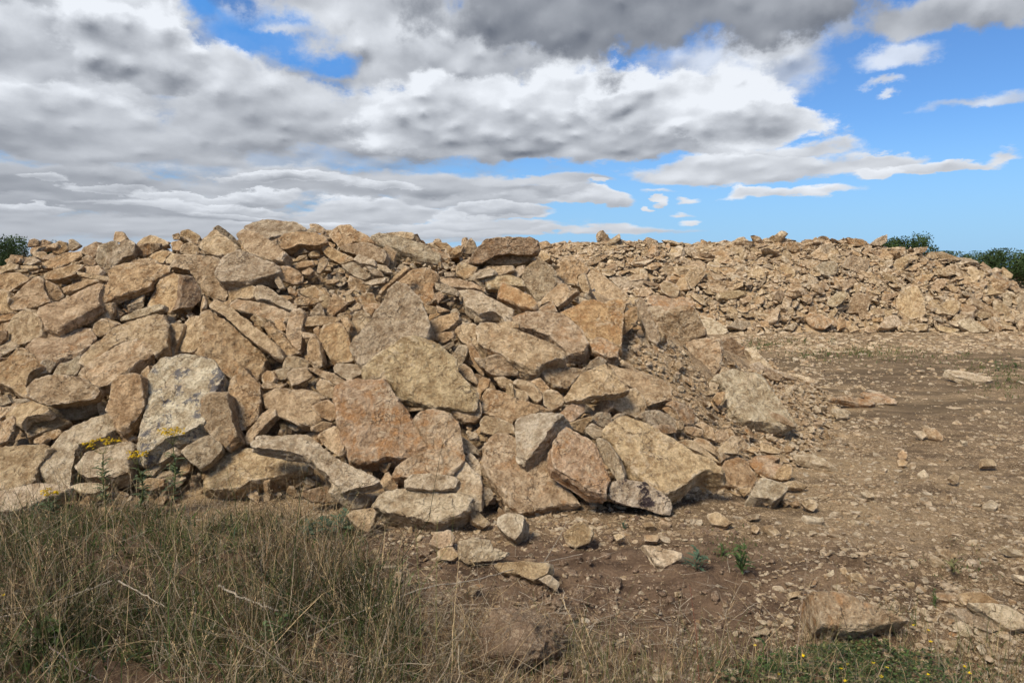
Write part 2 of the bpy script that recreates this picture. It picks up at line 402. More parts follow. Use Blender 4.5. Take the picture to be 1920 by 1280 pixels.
# ---------------------------------------------------------------- stones observed in the photograph
# view window ; normal elevation[/azimuth[/thickness cm]] ; tone ; outline ; handle
CROPS = {'A': (0, 400, 4), 'B': (400, 400, 4), 'C': (800, 400, 4), 'D': (0, 640, 4), 'E': (400, 640, 4), 'F': (800, 640, 4),
         'G': (1200, 400, 4), 'H': (1440, 400, 4), 'I': (1200, 640, 4), 'J': (1440, 700, 4), 'K': (500, 880, 3.2),
         'L': (1000, 880, 3.2), 'N': (1440, 960, 4)}
STONES = """
A;50/5/8;o;815 430 870 375 960 370 1090 385 1180 380 1265 400 1270 430 1140 490 1110 545 900 600 740 665 720 610 800 540 820 480;broad flat tan slab jutting left over a dark hollow
A;50/10/8;t;270 715 480 640 600 580 720 520 770 535 740 580 725 640 750 680 640 745 480 830 430 850 350 830 310 770;long pale tan slab sloping down to the left under the jutting slab
A;25;t;50 860 130 760 190 710 270 750 310 810 310 910 220 960 60 1000;rounded dome-shaped tan stone near the left edge
A;35;t;50 670 200 520 270 465 320 500 330 580 370 650 250 705 100 720;pointed tan slab leaning at the upper left
A;25/-20/14;o;1100 690 1150 590 1200 500 1280 465 1350 450 1370 520 1360 640 1270 735 1220 690;orange-brown wedge standing right of the dark hollow
A;5/40/10;d;1370 470 1450 480 1500 560 1510 640 1440 710 1330 715 1365 620;
A;20/-10/5;g;905 780 1010 730 1190 680 1225 690 1210 720 1080 765 960 795 910 795;thin grey-tan shard lying like a shelf
A;48/5/12;y;600 1100 700 980 790 920 850 860 960 800 1130 765 1215 740 1240 860 1235 990 1150 1060 1140 1000 1050 940 930 970 800 1040 650 1140;large golden slab tilted under the thin shelf shard
A;48/5/10;r;580 1215 650 1140 800 1040 930 970 1040 935 1130 980 1120 1040 1000 1130 960 1190 850 1270 730 1300;rust-streaked slab lying against the golden one
A;40;r;1280 400 1330 310 1420 310 1500 320 1640 330 1720 480 1710 560 1690 650 1600 620 1530 580 1460 480 1410 400;big reddish slab below the crest at upper left
A;45;t;1490 235 1560 160 1610 120 1650 150 1790 250 1760 300 1620 310 1540 290;pale triangular slab at the left part of the crest
A;5/30/8;g;1610 110 1640 90 1700 130 1760 180 1820 260 1790 265 1700 190;
B;35/0/14;g;25 440 60 340 150 290 200 270 270 300 480 380 490 420 430 460 360 470 250 510 60 500 20 470;rounded grey-tan block below the capstone
A;10;d;990 290 1020 240 1100 225 1180 230 1190 270 1130 310 1060 330 1000 310;
A;35;t;1010 240 1060 180 1120 160 1180 175 1250 205 1260 230 1190 240 1160 220 1050 225;
A;35;g;760 430 810 310 830 290 900 220 970 195 1010 230 990 310 930 330 880 370 800 440;grey slab leaning upright at upper left
A;20;g;720 320 740 240 800 220 870 205 880 240 810 310 800 370 760 400 710 340;
A;15;t;850 200 860 135 910 135 945 185 900 215;small upright stone standing on the left crest
A;20;o;1110 320 1170 290 1250 280 1290 290 1240 330 1220 370 1180 360;
A;40;t;980 360 1080 335 1160 345 1180 375 1040 385 1000 370;
A;20;o;1290 160 1340 145 1350 195 1300 195;
A;15;o;1340 190 1360 130 1420 115 1500 170 1490 225 1430 210;
A;20;o;1280 215 1340 200 1370 220 1350 280 1290 270;
A;25;t;1360 240 1430 205 1480 240 1500 300 1400 310 1350 290;
A;25;t;1240 350 1290 300 1350 305 1290 375 1250 370;
A;25/0/9;o;300 380 390 340 500 290 600 275 620 320 560 350 440 400 330 410;long layered orange slab at far upper left
A;25/0/9;o;330 450 440 410 600 375 615 400 560 450 430 490 340 490;
A;15;d;600 290 620 260 720 210 740 240 735 290 690 330 640 310;
A;20;t;610 340 660 310 720 370 700 390 630 380;
A;30;t;630 400 740 390 760 430 740 460 640 440;
A;20/0/4;t;570 430 600 440 700 455 810 475 800 505 700 490 590 465;
A;35;o;430 570 500 540 650 490 730 500 600 560 490 605;
A;20;g;510 200 540 190 600 235 540 275 515 270;
A;15;d;205 245 215 200 260 190 290 205 285 240;
A;25;t;285 210 330 195 380 210 370 235 290 240;
A;35;t;225 265 330 235 430 220 410 255 330 260 270 300 230 300;
A;15;o;390 290 400 240 440 205 500 220 510 270 440 305;
A;30;g;170 380 200 330 240 320 300 355 230 385;
A;25;t;240 290 330 285 360 310 310 340 260 320;
A;30;t;120 415 160 390 270 390 280 410 200 415;
A;30;t;110 430 210 415 210 435 130 440;
A;35;t;0 420 60 375 130 380 120 415 40 430 0 460;
A;35;o;-20 470 0 450 60 450 130 440 210 480 200 500 100 560 60 590 -20 545;
A;25;o;30 350 100 325 150 330 140 370 60 375;
A;25;o;-40 600 0 570 50 590 60 640 40 690 90 740 0 750 -40 700;
A;35;o;-40 790 0 770 90 745 120 760 100 790 -40 815;
A;30;o;-40 850 0 830 90 810 80 850 55 880 -40 880;
A;10;d;-40 900 0 890 50 885 50 930 -10 985;
A;45/10/12;r;180 1000 260 940 340 920 450 880 560 855 660 860 700 930 660 990 560 1060 450 1100 420 1130 300 1120 200 1110;broad rusty slab on the left flank
D;40/0/14;o;-60 200 60 130 120 60 190 50 250 110 300 170 250 210 200 250 190 330 220 400 215 425 150 390 60 330 -60 290;big orange-brown slab cut by the left edge
A;25;g;275 1170 310 1110 350 1090 420 1120 380 1190 300 1205;
A;15;o;690 880 710 830 760 790 850 820 880 830 800 900 740 935 700 920;
A;25;t;600 830 740 690 850 670 850 740 820 790 760 790 690 850;
A;15;d;860 700 900 740 920 750 900 790 840 800 830 740;
A;20;o;340 500 430 540 480 620 400 670 330 600;
A;20/-10/14;y;1230 1060 1245 920 1280 825 1370 825 1360 880 1330 960 1300 1060;narrow golden slab wedged upright
A;20/-35/14;t;1360 880 1380 820 1460 770 1510 750 1500 790 1520 830 1530 960 1430 1030 1320 1040 1330 960;
A;35/20/20;o;1510 750 1590 735 1700 820 1830 930 1950 1020 2010 1100 1990 1180 1920 1250 1850 1160 1750 1240 1620 1170 1440 1030 1530 970 1530 830;largest angular boulder on the left slope with a broken pale corner
B;30/-15/10;t;-15 700 30 655 110 690 200 760 340 870 470 980 490 1060 420 1040 300 960 200 880 90 770 0 720;long straight bar of stone running diagonally down to the right
D;38/0/16;W;1110 210 1200 120 1300 110 1440 70 1500 100 1580 140 1660 270 1600 380 1510 450 1530 600 1400 660 1250 700 1150 770 1060 830 1015 790 1040 670 1090 520 1115 400 1105 300;large whitish slab with bluish grey stains
D;40;t;185 330 250 275 400 250 560 260 600 270 700 330 735 375 700 420 600 440 480 460 360 475 260 440 220 400;wide tan block beneath the rust-streaked slab
D;30;g;390 250 440 170 520 150 600 100 600 180 570 250;
D;25;g;360 480 480 455 600 440 700 440 750 470 740 520 640 560 550 585 450 570;
D;20/0/14;o;840 300 870 270 960 240 1040 240 1060 330 1065 480 1010 560 950 640 900 690 860 650 850 580 790 510 820 420;tall brown block left of the whitish slab
D;5;o;1050 240 1110 180 1120 280 1110 450 1070 540 1060 400;
D;45/5/14;w;370 810 450 700 550 640 700 560 790 520 850 580 860 670 780 720 680 750 600 760 580 800 510 860 520 1000 525 1080 400 1060 300 960 290 900;long pale slab running down into the grass at the left
D;50/0/12;y;-60 800 100 780 340 780 380 800 280 930 260 1040 150 1080 -60 1110;pale golden slab cut by the left edge above the grass
D;40;y;40 560 130 470 230 440 350 480 360 530 200 560 150 620 100 600;
D;35;o;130 600 200 540 300 510 380 530 450 570 540 600 430 640 330 670 220 715 170 640;
D;30;o;-40 620 90 560 110 600 90 660 50 740 -40 770;
D;30;o;260 730 320 700 350 730 310 770 250 760;
D;30;o;320 690 440 650 460 690 400 730 350 710;
D;40/0/14;w;570 930 650 840 740 810 830 780 950 750 1010 765 1000 820 950 880 940 960 850 1000 760 1000 650 1005 590 970;whitish stone behind the ragwort flowers
D;20;o;600 790 700 750 860 720 900 680 1010 720 1000 745 900 760 640 830;
D;35;g;1360 810 1480 730 1560 700 1650 760 1660 810 1580 900 1500 950 1430 900;grey stone at the foot of the whitish slab
D;20/0/16;d;1510 420 1560 390 1700 375 1710 480 1740 610 1790 720 1700 800 1620 740 1530 640 1510 560;brown block with a dark edge beside the whitish slab
E;20/0/14;o;115 290 190 240 225 185 260 240 340 320 348 440 335 570 260 630 225 660 140 600 130 500 108 410;upright pointed orange-brown stone
D;40;w;520 1090 600 1060 740 1060 800 1090 700 1140 600 1130;
D;25;o;1040 1060 1120 1020 1230 1030 1220 1080 1130 1110 1040 1100;
D;20;o;1340 960 1390 870 1430 900 1420 970 1350 1000;
D;50;w;-60 1140 250 1060 400 1070 520 1090 480 1130 250 1200 100 1260 -60 1290;
D;20;g;-20 420 50 400 80 460 30 480 -20 480;
D;20;g;90 430 200 430 210 450 120 465;
D;30;o;-20 500 60 490 150 460 60 540 -20 580;
B;40/0/12;g;225 100 270 70 360 40 500 55 600 60 680 110 700 125 560 145 470 170 400 195 300 140;flat pale capstone at the highest point of the crest
B;20/0/16;o;475 190 520 150 620 135 760 140 840 180 850 215 760 240 640 230 560 260 500 250;brown block tucked under the capstone
B;30/-20/12;t;170 150 220 120 320 140 400 190 480 240 535 290 500 340 430 350 330 320 250 280 200 200;layered slab sliding down left of the capstone
B;20;t;110 560 160 520 250 520 310 550 300 620 250 640 190 630 110 670;
B;35/-10/8;g;300 600 320 540 400 545 470 600 540 640 620 700 590 730 500 690 400 640 320 640;
B;35/0/12;r;130 680 180 645 300 650 420 680 570 750 560 790 500 820 420 800 300 750 170 720;
B;20;o;275 790 300 760 340 775 390 830 370 860 310 830;
B;20;o;380 840 420 815 460 860 520 900 570 980 640 1040 560 1060 520 1080 480 980 400 890;
B;20;o;455 790 480 780 530 830 540 870 500 880 460 840;
B;15;t;545 880 560 780 600 720 650 715 680 750 665 850 655 1000 620 1030 580 980 545 930;finger-like stone standing upright in mid slope
B;20/0/6;t;650 800 760 765 940 780 950 810 860 830 700 845 650 830;
B;30;o;640 590 700 560 760 540 830 610 820 650 700 625;
B;10;o;600 650 640 625 740 635 820 650 740 685 620 690;
B;15;g;720 760 770 690 800 670 830 720 840 770;
B;20;o;840 770 870 660 900 600 950 640 1000 670 960 720 890 770;
B;20/0/14;o;800 860 870 820 960 830 1000 900 1020 960 1055 1030 1050 1090 960 1120 900 1110 840 1020 800 970;rounded brown stone left of the tall grey triangle
B;15;o;700 980 740 900 790 970 810 1090 810 1150 760 1160 710 1100;narrow brown stone standing on its point
B;15;o;750 870 790 840 800 880 780 930;
B;20;t;655 885 740 900 730 930 670 930;
B;22/0/14;G;1040 970 1100 900 1190 800 1210 730 1290 650 1310 590 1380 530 1440 540 1530 630 1580 740 1620 860 1615 935 1500 920 1400 980 1250 1070 1130 1170 1090 1110 1060 1030;tall grey-tan triangular slab in the middle of the pile
E;33/5/12;Y;1130 200 1210 120 1310 60 1420 -10 1500 -40 1620 -20 1740 60 1800 120 1825 230 1900 310 1975 365 1930 490 1830 490 1640 470 1560 440 1400 400 1340 330 1290 300 1150 260;broad golden slab with a pointed right end in the middle of the pile
B;20;r;1020 880 1060 740 1110 725 1170 760 1190 800 1100 890 1050 935;
B;30;o;1300 540 1390 470 1500 420 1600 410 1670 440 1680 480 1640 560 1670 640 1580 700 1530 620 1440 540 1330 560;brown boulder behind the tall grey triangle
B;20;o;1240 590 1260 560 1350 480 1440 390 1465 410 1400 470 1290 560 1260 600;thin orange shard slanting up to the right
B;42/15/22;g;1175 165 1250 140 1400 170 1560 220 1690 310 1700 370 1560 340 1400 280 1250 220;long thick slab sloping down to the right from the crest
B;20/0/10;t;1290 145 1400 138 1490 140 1510 165 1490 195 1430 190;
B;30;o;870 170 910 120 960 80 1020 80 1060 120 1160 170 1200 220 1060 210 1000 230 940 250 900 200;humped orange boulder on the crest
B;12;d;940 260 1060 215 1160 220 1260 260 1290 310 1270 370 1200 350 1080 310 1000 290;
B;35;o;800 260 850 245 960 290 1060 340 960 380 860 330;
B;25;o;720 300 760 275 800 290 800 320 740 320;
B;15;d;580 290 600 240 640 230 700 290 640 310 600 330;
B;35;w;1050 340 1090 305 1140 320 1220 355 1210 385 1100 370;small whitish stone lying on rubble below the crest
B;25;o;590 370 640 320 700 310 690 330 630 360;
B;30;o;600 390 660 360 740 350 750 380 670 400 620 410;
B;25;o;480 400 560 390 640 430 670 470 670 520 600 530 520 500 480 440;
B;30;t;660 440 720 405 750 430 720 460 670 455;
B;25;t;775 440 800 340 830 325 860 350 850 390 800 450;
B;30;g;960 380 1020 350 1080 380 1180 460 1140 490 1080 480 1000 430;
B;30;g;1140 390 1200 400 1260 440 1280 470 1200 460;
B;30;g;1230 380 1290 385 1340 440 1300 440 1240 410;
B;15;g;450 460 470 445 500 490 530 560 490 560 460 510;
B;25;g;350 500 380 480 410 510 380 530;
B;25;o;560 560 580 545 640 600 620 620 570 590;
B;25;g;1110 520 1200 495 1290 480 1270 520 1180 535;
B;25;t;840 500 900 490 950 500 900 525 850 525;
B;35;o;1090 630 1150 590 1200 600 1220 660 1270 690 1200 710 1130 700;
B;25;t;985 600 1020 600 1060 650 1000 670;
B;25;o;1140 700 1210 710 1190 760 1150 740;
B;20;o;940 760 1000 740 1050 770 1020 800 950 790;
B;25;t;1020 720 1080 670 1110 690 1100 720 1040 730;
B;20;o;950 790 1000 780 1030 840 1010 890 970 840;
B;20;t;720 80 770 80 830 120 820 150 760 140 730 120;
B;20;o;830 125 900 125 890 150 850 165;
B;25;o;1580 720 1600 690 1670 700 1670 750 1600 755;
B;25;t;1670 690 1770 730 1680 745;
B;25;t;1660 600 1700 585 1730 610 1690 655;
B;30;o;1610 820 1700 770 1820 730 1840 790 1780 850 1640 940 1615 880;brown slab leaning right of the tall grey triangle
B;20;o;1650 940 1700 900 1790 885 1800 930 1720 970;
B;25;g;1715 1000 1800 955 1810 990 1760 1020;
B;20;g;1790 1060 1840 990 1900 1000 1905 1060 1840 1170 1810 1140;
B;30;g;900 1150 930 1120 1080 1125 1115 1190 1080 1210 1020 1250 960 1220 910 1190;pale grey block at the lower left of the tall triangle
B;25;t;530 1110 560 1065 640 1075 710 1100 710 1150 620 1160 530 1150;
B;20;o;360 1220 390 1180 440 1180 460 1230 440 1270 380 1260;
C;5/0/28;d;335 360 350 300 450 195 600 180 760 180 830 200 838 290 790 315 640 300 440 320 430 370 370 380;thick overhanging brown slab on the crest right of centre
C;22/0/10;t;420 340 480 310 640 315 800 320 810 345 720 370 560 380 440 370;flat slab lying just under the overhanging one
C;15;t;400 430 460 395 560 395 640 390 655 420 560 460 430 460;
C;30;y;440 490 560 460 650 460 720 500 740 550 640 540 560 560 470 550;
C;15;g;350 500 400 430 440 480 470 570 400 540;
C;25;w;650 440 680 400 740 385 730 440 690 475;
C;20/0/12;G;720 460 760 390 830 340 900 370 970 430 975 510 940 560 880 620 830 660 790 590 740 530;rounded light grey slab standing upright right of centre
C;38/-10/12;O;525 610 550 530 580 515 690 570 780 620 825 670 800 700 700 690 620 650;bright orange wedge below the light grey upright slab
C;40;t;100 500 200 480 330 510 430 560 440 590 360 560 200 550 120 520;
C;45/0/10;w;250 570 300 560 380 570 480 620 600 660 645 710 640 780 580 800 540 740 470 730 400 750 300 690 270 620;flat whitish grey slab right of the tall triangle
C;25;t;830 690 900 600 950 560 1000 520 1060 540 1070 580 1130 570 1050 640 980 700 960 670 920 660 870 680;
C;30;R;800 740 860 700 940 655 985 735 900 740;
C;25/15/12;o;960 420 1000 370 1060 310 1110 310 1160 350 1220 410 1190 450 1130 460 1140 550 1060 530 980 480;brown boulder right of the light grey upright slab
C;15;t;1130 480 1180 450 1220 560 1210 610 1160 580;
C;35/15/12;t;1185 480 1240 430 1330 470 1430 560 1500 620 1520 650 1440 640 1330 660 1260 600;long tan slab leaning down to the right behind the big orange slab
C;40/0/12;O;1020 740 1120 690 1200 640 1260 640 1330 665 1420 640 1490 640 1470 780 1460 980 1380 970 1300 930 1230 960 1200 930 1180 880 1130 810 1080 780;big square-sided orange slab right of centre
C;40;R;1220 960 1290 920 1360 950 1440 1000 1430 1060 1350 1075 1250 1020;
C;40/0/12;r;650 790 700 745 850 740 1000 750 1070 800 1160 880 1215 990 1180 1040 1060 1060 1020 1000 900 910 800 870 700 860;reddish ribbed slab between two larger ones
C;38/5/16;t;380 870 420 820 520 820 560 860 690 870 780 900 880 930 980 980 1040 1040 1010 1070 880 1110 830 1165 790 1170 700 1120 560 1050 460 1010 390 950;large oblong slab with a small stone on its upper edge
C;25/0/8;t;545 820 620 805 690 820 690 855 620 865 560 850;small oval stone on the upper edge of the large oblong slab
C;20;t;205 880 260 830 340 820 385 850 380 940 440 1000 500 1050 420 1050 380 1010 270 960;
C;15;o;300 970 330 975 380 1040 400 1070 430 1220 380 1190 330 1080;
C;30;r;370 1080 440 1090 520 1055 560 1060 640 1110 700 1160 690 1210 560 1220 480 1200 420 1150;
F;25;t;850 180 900 165 1100 200 1210 210 1150 250 1100 300 1060 350 960 330 900 290;
F;35/10/8;Y;1045 410 1110 300 1160 240 1260 200 1340 165 1390 210 1460 300 1525 360 1430 390 1260 400 1170 440 1060 435;pale yellowish triangular slab on the right slope
F;20;g;1210 200 1240 140 1290 110 1360 150 1330 170 1260 200;
F;45;t;1370 160 1500 200 1640 230 1800 290 1830 340 1840 430 1770 440 1700 460 1660 470 1600 400 1560 350 1470 310 1420 230;flat tan slab sunk in dirt on the right slope
C;20/0/8;g;1570 650 1620 630 1660 700 1700 800 1760 940 1720 970 1670 940 1620 820 1590 720;grey blade of stone leaning against the dark-faced boulder
C;15;O;1470 790 1520 740 1580 700 1585 790 1540 860 1470 920;
G;50;R;50 620 200 610 350 630 420 680 380 700 290 740 190 750 130 700 70 680;reddish flat slab on top of the right shoulder
G;30;g;60 700 150 690 200 750 180 790 100 780;
G;8/-5/25;d;120 800 200 740 330 690 390 700 430 760 490 860 490 930 400 950 300 990 220 920 150 880;dark-faced boulder on the right shoulder of the pile
G;30;R;0 570 60 550 100 590 60 620 0 620;
G;50;w;450 760 540 790 650 850 665 880 600 910 500 890 460 830;
G;20/-10/16;R;350 970 400 940 500 940 610 950 620 1040 600 1150 520 1230 440 1160 400 1100 360 1040;upright rusty block on the right flank
G;-5/0/16;d;620 950 680 930 780 1000 850 1090 820 1160 760 1130 680 1100 620 1020;
G;45;w;790 1010 860 1010 900 1060 950 1110 1010 1180 900 1180 830 1140 850 1090;
I;48/10/14;w;540 280 620 240 700 210 800 205 900 240 950 270 1000 340 1050 430 1130 520 1160 600 1060 620 950 600 820 590 700 540 650 440 660 350 600 310;large pale slab at the right edge of the pile
I;30;d;955 560 990 525 1080 560 1160 620 1150 640 1060 610;
I;25;d;940 240 970 215 1080 250 1060 295 980 280;
I;50;w;830 170 900 150 950 190 1080 230 1190 290 1100 270 960 210 880 230;
I;55;w;1040 225 1180 240 1330 290 1270 310 1190 270;
I;30;t;470 395 520 370 600 355 580 385 500 405;
I;25;o;540 430 580 380 640 375 630 430 590 475;
I;25;t;600 240 630 185 690 220 640 250;
I;25;g;10 560 60 520 150 520 230 560 290 610 290 660 250 690 150 640 90 630;
I;25;R;100 630 180 620 250 625 280 680 200 690 130 670;
I;20;R;225 480 270 455 330 470 400 510 430 560 420 600 360 625 310 600 290 540;
I;20;o;180 510 220 490 290 540 300 590 240 570;
I;25;t;340 640 400 635 470 660 475 710 400 705 345 680;
I;20;t;290 600 320 595 335 620 320 660 290 660;
I;30;t;420 620 480 600 560 660 570 740 510 720 470 650;
I;25;t;570 700 600 660 660 680 665 720 610 760 580 750;
I;25;t;600 790 650 740 720 760 750 800 740 840 650 835 600 830;
I;25;t;660 740 700 700 780 730 820 780 750 830 740 790;
I;30;t;300 750 330 735 400 740 470 790 540 850 610 910 560 890 450 830 360 790;
I;30;t;400 740 440 715 500 740 560 790 580 850 500 810;
I;30;o;800 810 850 780 890 800 900 825 850 830;
I;35;t;900 740 960 750 1000 790 1090 820 1010 840 910 820;
I;40;o;640 900 720 870 790 890 850 990 880 1030 850 1090 750 1090 620 1040 600 1000;
I;20;d;590 820 680 860 640 880 620 900;
I;40;r;800 890 870 850 980 850 1040 880 1000 900 1060 920 1040 980 1000 1010 880 980;
I;20;o;1000 1020 1040 950 1090 910 1140 930 1150 980 1120 1030 1060 1035;
I;45/5/14;w;830 1150 860 1090 920 1015 1000 1040 1090 1060 1110 1100 1060 1150 1010 1190 960 1170 880 1170;blocky pale stone at the right foot of the pile
I;40;t;1090 1050 1180 1040 1260 1080 1230 1100 1110 1090;
I;25;y;745 1100 830 1090 830 1120 780 1160 750 1130;
I;55;w;1170 850 1280 840 1380 880 1480 940 1380 930 1200 890;
I;40;t;1210 1210 1240 1170 1300 1170 1340 1220 1300 1270 1250 1250;
I;40;t;910 1190 950 1185 1000 1215 940 1230;
I;40;t;1080 1190 1110 1175 1140 1210 1110 1225;
I;40;t;1140 1200 1190 1185 1200 1230 1160 1230;
I;30;o;970 860 1040 850 1080 900 1060 920 990 890;
F;38/-35/16;W2;650 590 690 565 850 535 1010 530 940 640 880 720 760 860 720 910 665 880 665 700;whitish grey wedge resting on the front slab
F;42/8/14;R;440 780 540 690 610 670 700 720 870 860 1000 1010 1100 1130 1150 1195 1000 1200 800 1240 700 1255 620 1180 530 1080 470 1000 420 920 440 850;long mottled slab at the front under the whitish wedge
F;36/8/12;R;950 760 1000 680 1060 640 1100 680 1180 700 1270 790 1330 920 1380 1000 1340 1100 1340 1140 1230 1110 1100 1030 960 940 940 850;reddish slab between the wedge and the large golden slab
F;25;g;1260 740 1300 720 1350 750 1430 860 1475 990 1470 1030 1430 1045 1390 980 1310 880;narrow grey stone beside the large golden slab
F;45/10/15;Y;1350 670 1420 600 1520 550 1620 600 1720 660 1860 750 2000 840 2140 900 2235 970 2200 1000 2080 960 1990 1010 1900 1090 1800 1130 1720 1080 1560 960 1480 860 1400 740;large golden slab lying at the right front of the pile
L;18/0/20;S;450 150 480 85 560 60 680 85 800 160 830 210 825 270 770 270 640 225 520 205 460 180;block with dark purple stains on its front side
F;25/0/14;o;400 490 440 370 470 350 560 380 700 440 850 480 940 520 850 530 730 555 650 590 640 620 520 560 400 530;orange bar of stone behind the whitish wedge
F;30;t;505 270 580 265 650 300 620 350 560 340;
F;30;t;640 300 700 280 790 310 860 380 860 430 820 455 760 400 700 350;
F;30;t;630 360 680 355 750 380 765 430 730 450 660 410;
F;25;t;870 390 910 365 970 370 1050 430 1000 490 940 525 880 470;
F;25;o;780 300 850 270 920 350 870 390 820 330;
F;15;o;375 400 390 290 420 265 475 280 460 340 410 380 400 440;
F;25;t;240 200 280 165 330 200 380 290 380 320 300 280 240 250;
F;25;t;200 520 260 480 400 455 415 540 380 600 290 600;
F;20;t;400 600 430 555 520 570 640 620 660 690 560 680 500 705 410 680;
F;30;R;1000 540 1060 480 1140 435 1190 480 1180 530 1100 590 1050 610 1030 560;
F;20;o;1250 530 1300 420 1350 420 1400 490 1350 530 1260 555;
F;20;y;1400 430 1500 370 1570 350 1640 430 1650 480 1600 570 1500 540 1410 500;
F;25;g;1250 590 1300 530 1380 540 1400 590 1350 650 1280 620;
F;25;g;1190 650 1240 610 1340 660 1330 700 1260 730 1200 680;
F;25;o;1050 620 1150 590 1250 560 1190 640 1180 690 1090 650;
F;25;g;1400 580 1450 540 1500 540 1460 590;
E;35/10/12;R2;1510 580 1560 530 1700 500 1760 530 1830 620 1850 720 1880 850 1860 900 1780 980 1620 1000 1400 1000 1350 980 1370 920 1520 910 1630 850 1630 800 1560 680;rust and white stone behind the rectangular slab
F;30;g;240 700 290 730 380 800 400 860 370 840 280 830;
F;30;w;280 860 330 835 380 880 425 970 400 1010 350 970;
F;28;w;180 990 280 890 340 960 400 1010 410 1080 400 1250 340 1230 320 1150 220 1130;
E;30/0/12;w;1440 1040 1480 1000 1600 990 1820 1010 1840 1030 1800 1090 1700 1110 1560 1105 1450 1085;small flat block on top of the pale front block
K;48/0/14;w;640 200 680 150 820 110 920 120 1060 140 1180 150 1230 180 1190 240 1100 280 1000 315 860 280 720 250;pale flat block at the front foot of the pile
K;30/10/14;y;480 270 520 245 630 230 655 250 630 340 600 370 550 350 510 300;
K;25;w;430 80 530 150 590 145 635 190 600 225 500 235 430 190 390 140;
E;42/0/8;w;300 760 350 705 560 705 650 690 720 700 800 770 900 860 1050 940 1180 990 1230 1030 1170 1050 1000 1080 940 1100 890 1030 860 980 780 930 700 870 640 840 560 830 400 800 310 790;long bent pale slab lying across the front
E;50/0/14;Y;-80 1000 0 870 130 790 300 800 500 820 640 860 720 920 700 960 560 990 420 1020 280 1050 180 1090 -60 1090;wide golden flat slab at the front above the grass
E;32/8/13;R2;920 340 1050 295 1290 290 1340 370 1420 480 1520 610 1570 700 1630 840 1580 870 1420 860 1300 855 1200 880 1100 880 1040 850 980 700 940 580 925 450;rectangular rust-mottled slab at the front centre
E;25;t;370 400 450 350 600 355 740 370 800 420 720 470 800 560 740 620 620 610 500 560 450 520 380 480;tan block above the dark gap at the front
E;25;o;730 480 850 430 940 490 920 570 880 590 800 560;
E;30;t;765 340 800 280 860 290 930 360 920 440 840 410 780 380;
E;20;o;740 640 830 600 900 610 880 650 800 680 745 670;
E;20;t;770 710 900 630 960 660 990 740 960 830 940 850 860 800;
E;25;t;215 760 250 680 320 600 400 500 450 500 465 550 400 620 320 700 270 770;slender tan stone propped up at a slant
E;30;t;550 240 600 200 700 190 750 260 650 310 590 330;
E;30;t;700 200 760 195 900 240 990 300 930 330 800 260;
E;25;g;440 220 520 200 570 200 540 280 460 290;
E;30;t;360 330 400 290 480 320 560 310 500 350 380 350;
E;20;t;1400 420 1550 450 1620 490 1560 510 1450 520;
E;20;o;1230 920 1330 910 1290 990 1250 970;
E;20;t;1245 1050 1300 970 1350 1030 1390 1060 1290 1110;
E;25;t;1290 1060 1340 1030 1395 1040 1380 1110 1300 1110;
E;15;d;650 1140 720 1110 860 1080 900 1200 740 1200;
K;35;t;1220 260 1270 245 1350 320 1300 345 1240 310;
K;30/-15/14;w;1380 330 1385 280 1460 255 1540 280 1530 360 1490 420 1440 390;cube-like pale stone on the dirt before the pile
K;35;t;980 440 1010 380 1100 360 1130 400 1110 460 1040 470;
K;30;y;1020 500 1050 470 1110 465 1150 510 1110 545 1040 535;
K;35;w;1160 430 1250 410 1340 420 1360 480 1460 500 1400 540 1330 545 1200 560 1160 520;tapering pale stone with a pointed right end on the dirt
K;45;y;1370 560 1550 545 1690 560 1680 620 1590 660 1500 620 1400 610;yellowish stone half buried beneath the long twig
K;40;w;1640 660 1700 630 1760 680 1740 730;
L;30;y;180 390 240 330 290 310 360 380 330 440 250 470 200 440;yellowish block alone on the dirt in the centre
L;50;w;660 450 740 460 900 500 890 530 790 580 740 560 700 500;whitish stone left of a green weed
L;50;y;1040 270 1100 250 1190 310 1150 340 1070 320;
L;50;t;665 390 740 385 760 405 740 430 670 425;
L;65;w;1620 270 1740 290 1740 310 1650 305;
L;60;t;1380 335 1430 330 1490 380 1450 390;
L;45;t;1305 340 1330 325 1360 350 1340 380 1310 370;
L;50;w;1290 270 1360 265 1350 295 1310 300;
L;45;t;480 390 520 380 545 405 500 425;
L;60;t;760 300 830 320 820 335 770 320;
L;50;t;650 320 720 310 730 340 670 345;
N;40/0/15;r;350 595 480 590 600 600 740 660 900 730 1040 800 960 815 800 840 700 860 560 850 430 830 390 750;reddish white block lying at the lower right
N;50;o;1430 600 1500 590 1620 600 1740 680 1700 690 1560 680 1480 690 1440 650;orange slab in the lower right cluster
N;45;w;1510 680 1640 680 1800 700 1900 760 1950 870 1820 880 1700 800 1600 730;
N;45;w;1370 740 1410 710 1560 770 1680 820 1740 870 1670 900 1540 850;long pale stone in the lower right cluster
N;40;w;1380 850 1450 810 1510 850 1550 940 1460 930;
N;55;R;1240 600 1330 600 1430 640 1400 670 1280 650;
N;60;t;1280 270 1350 270 1440 330 1370 360 1290 310;
N;40;t;530 420 580 410 620 500 570 490;
N;50;t;620 450 690 455 740 510 730 540 640 500;
N;40;w;440 460 490 425 500 470 460 480;
N;65;w;1750 250 1830 270 1940 290 1940 330 1830 300;
N;60;w;1830 460 1940 480 1940 530;
N;50;t;155 600 240 585 250 620 170 640;
N;60;w;1110 730 1200 730 1190 760 1130 755;
N;60;y;1040 520 1100 520 1100 550 1050 550;
N;60;w;1150 360 1220 375 1200 390;
N;65;w;1500 350 1590 360 1590 385 1530 380;
H;70/0/8;w;1330 1175 1400 1165 1480 1180 1640 1220 1690 1245 1600 1260 1420 1220;long pale slab lying flat on the open ground at the right
J;70;w;480 260 560 265 625 290 600 330 530 320;
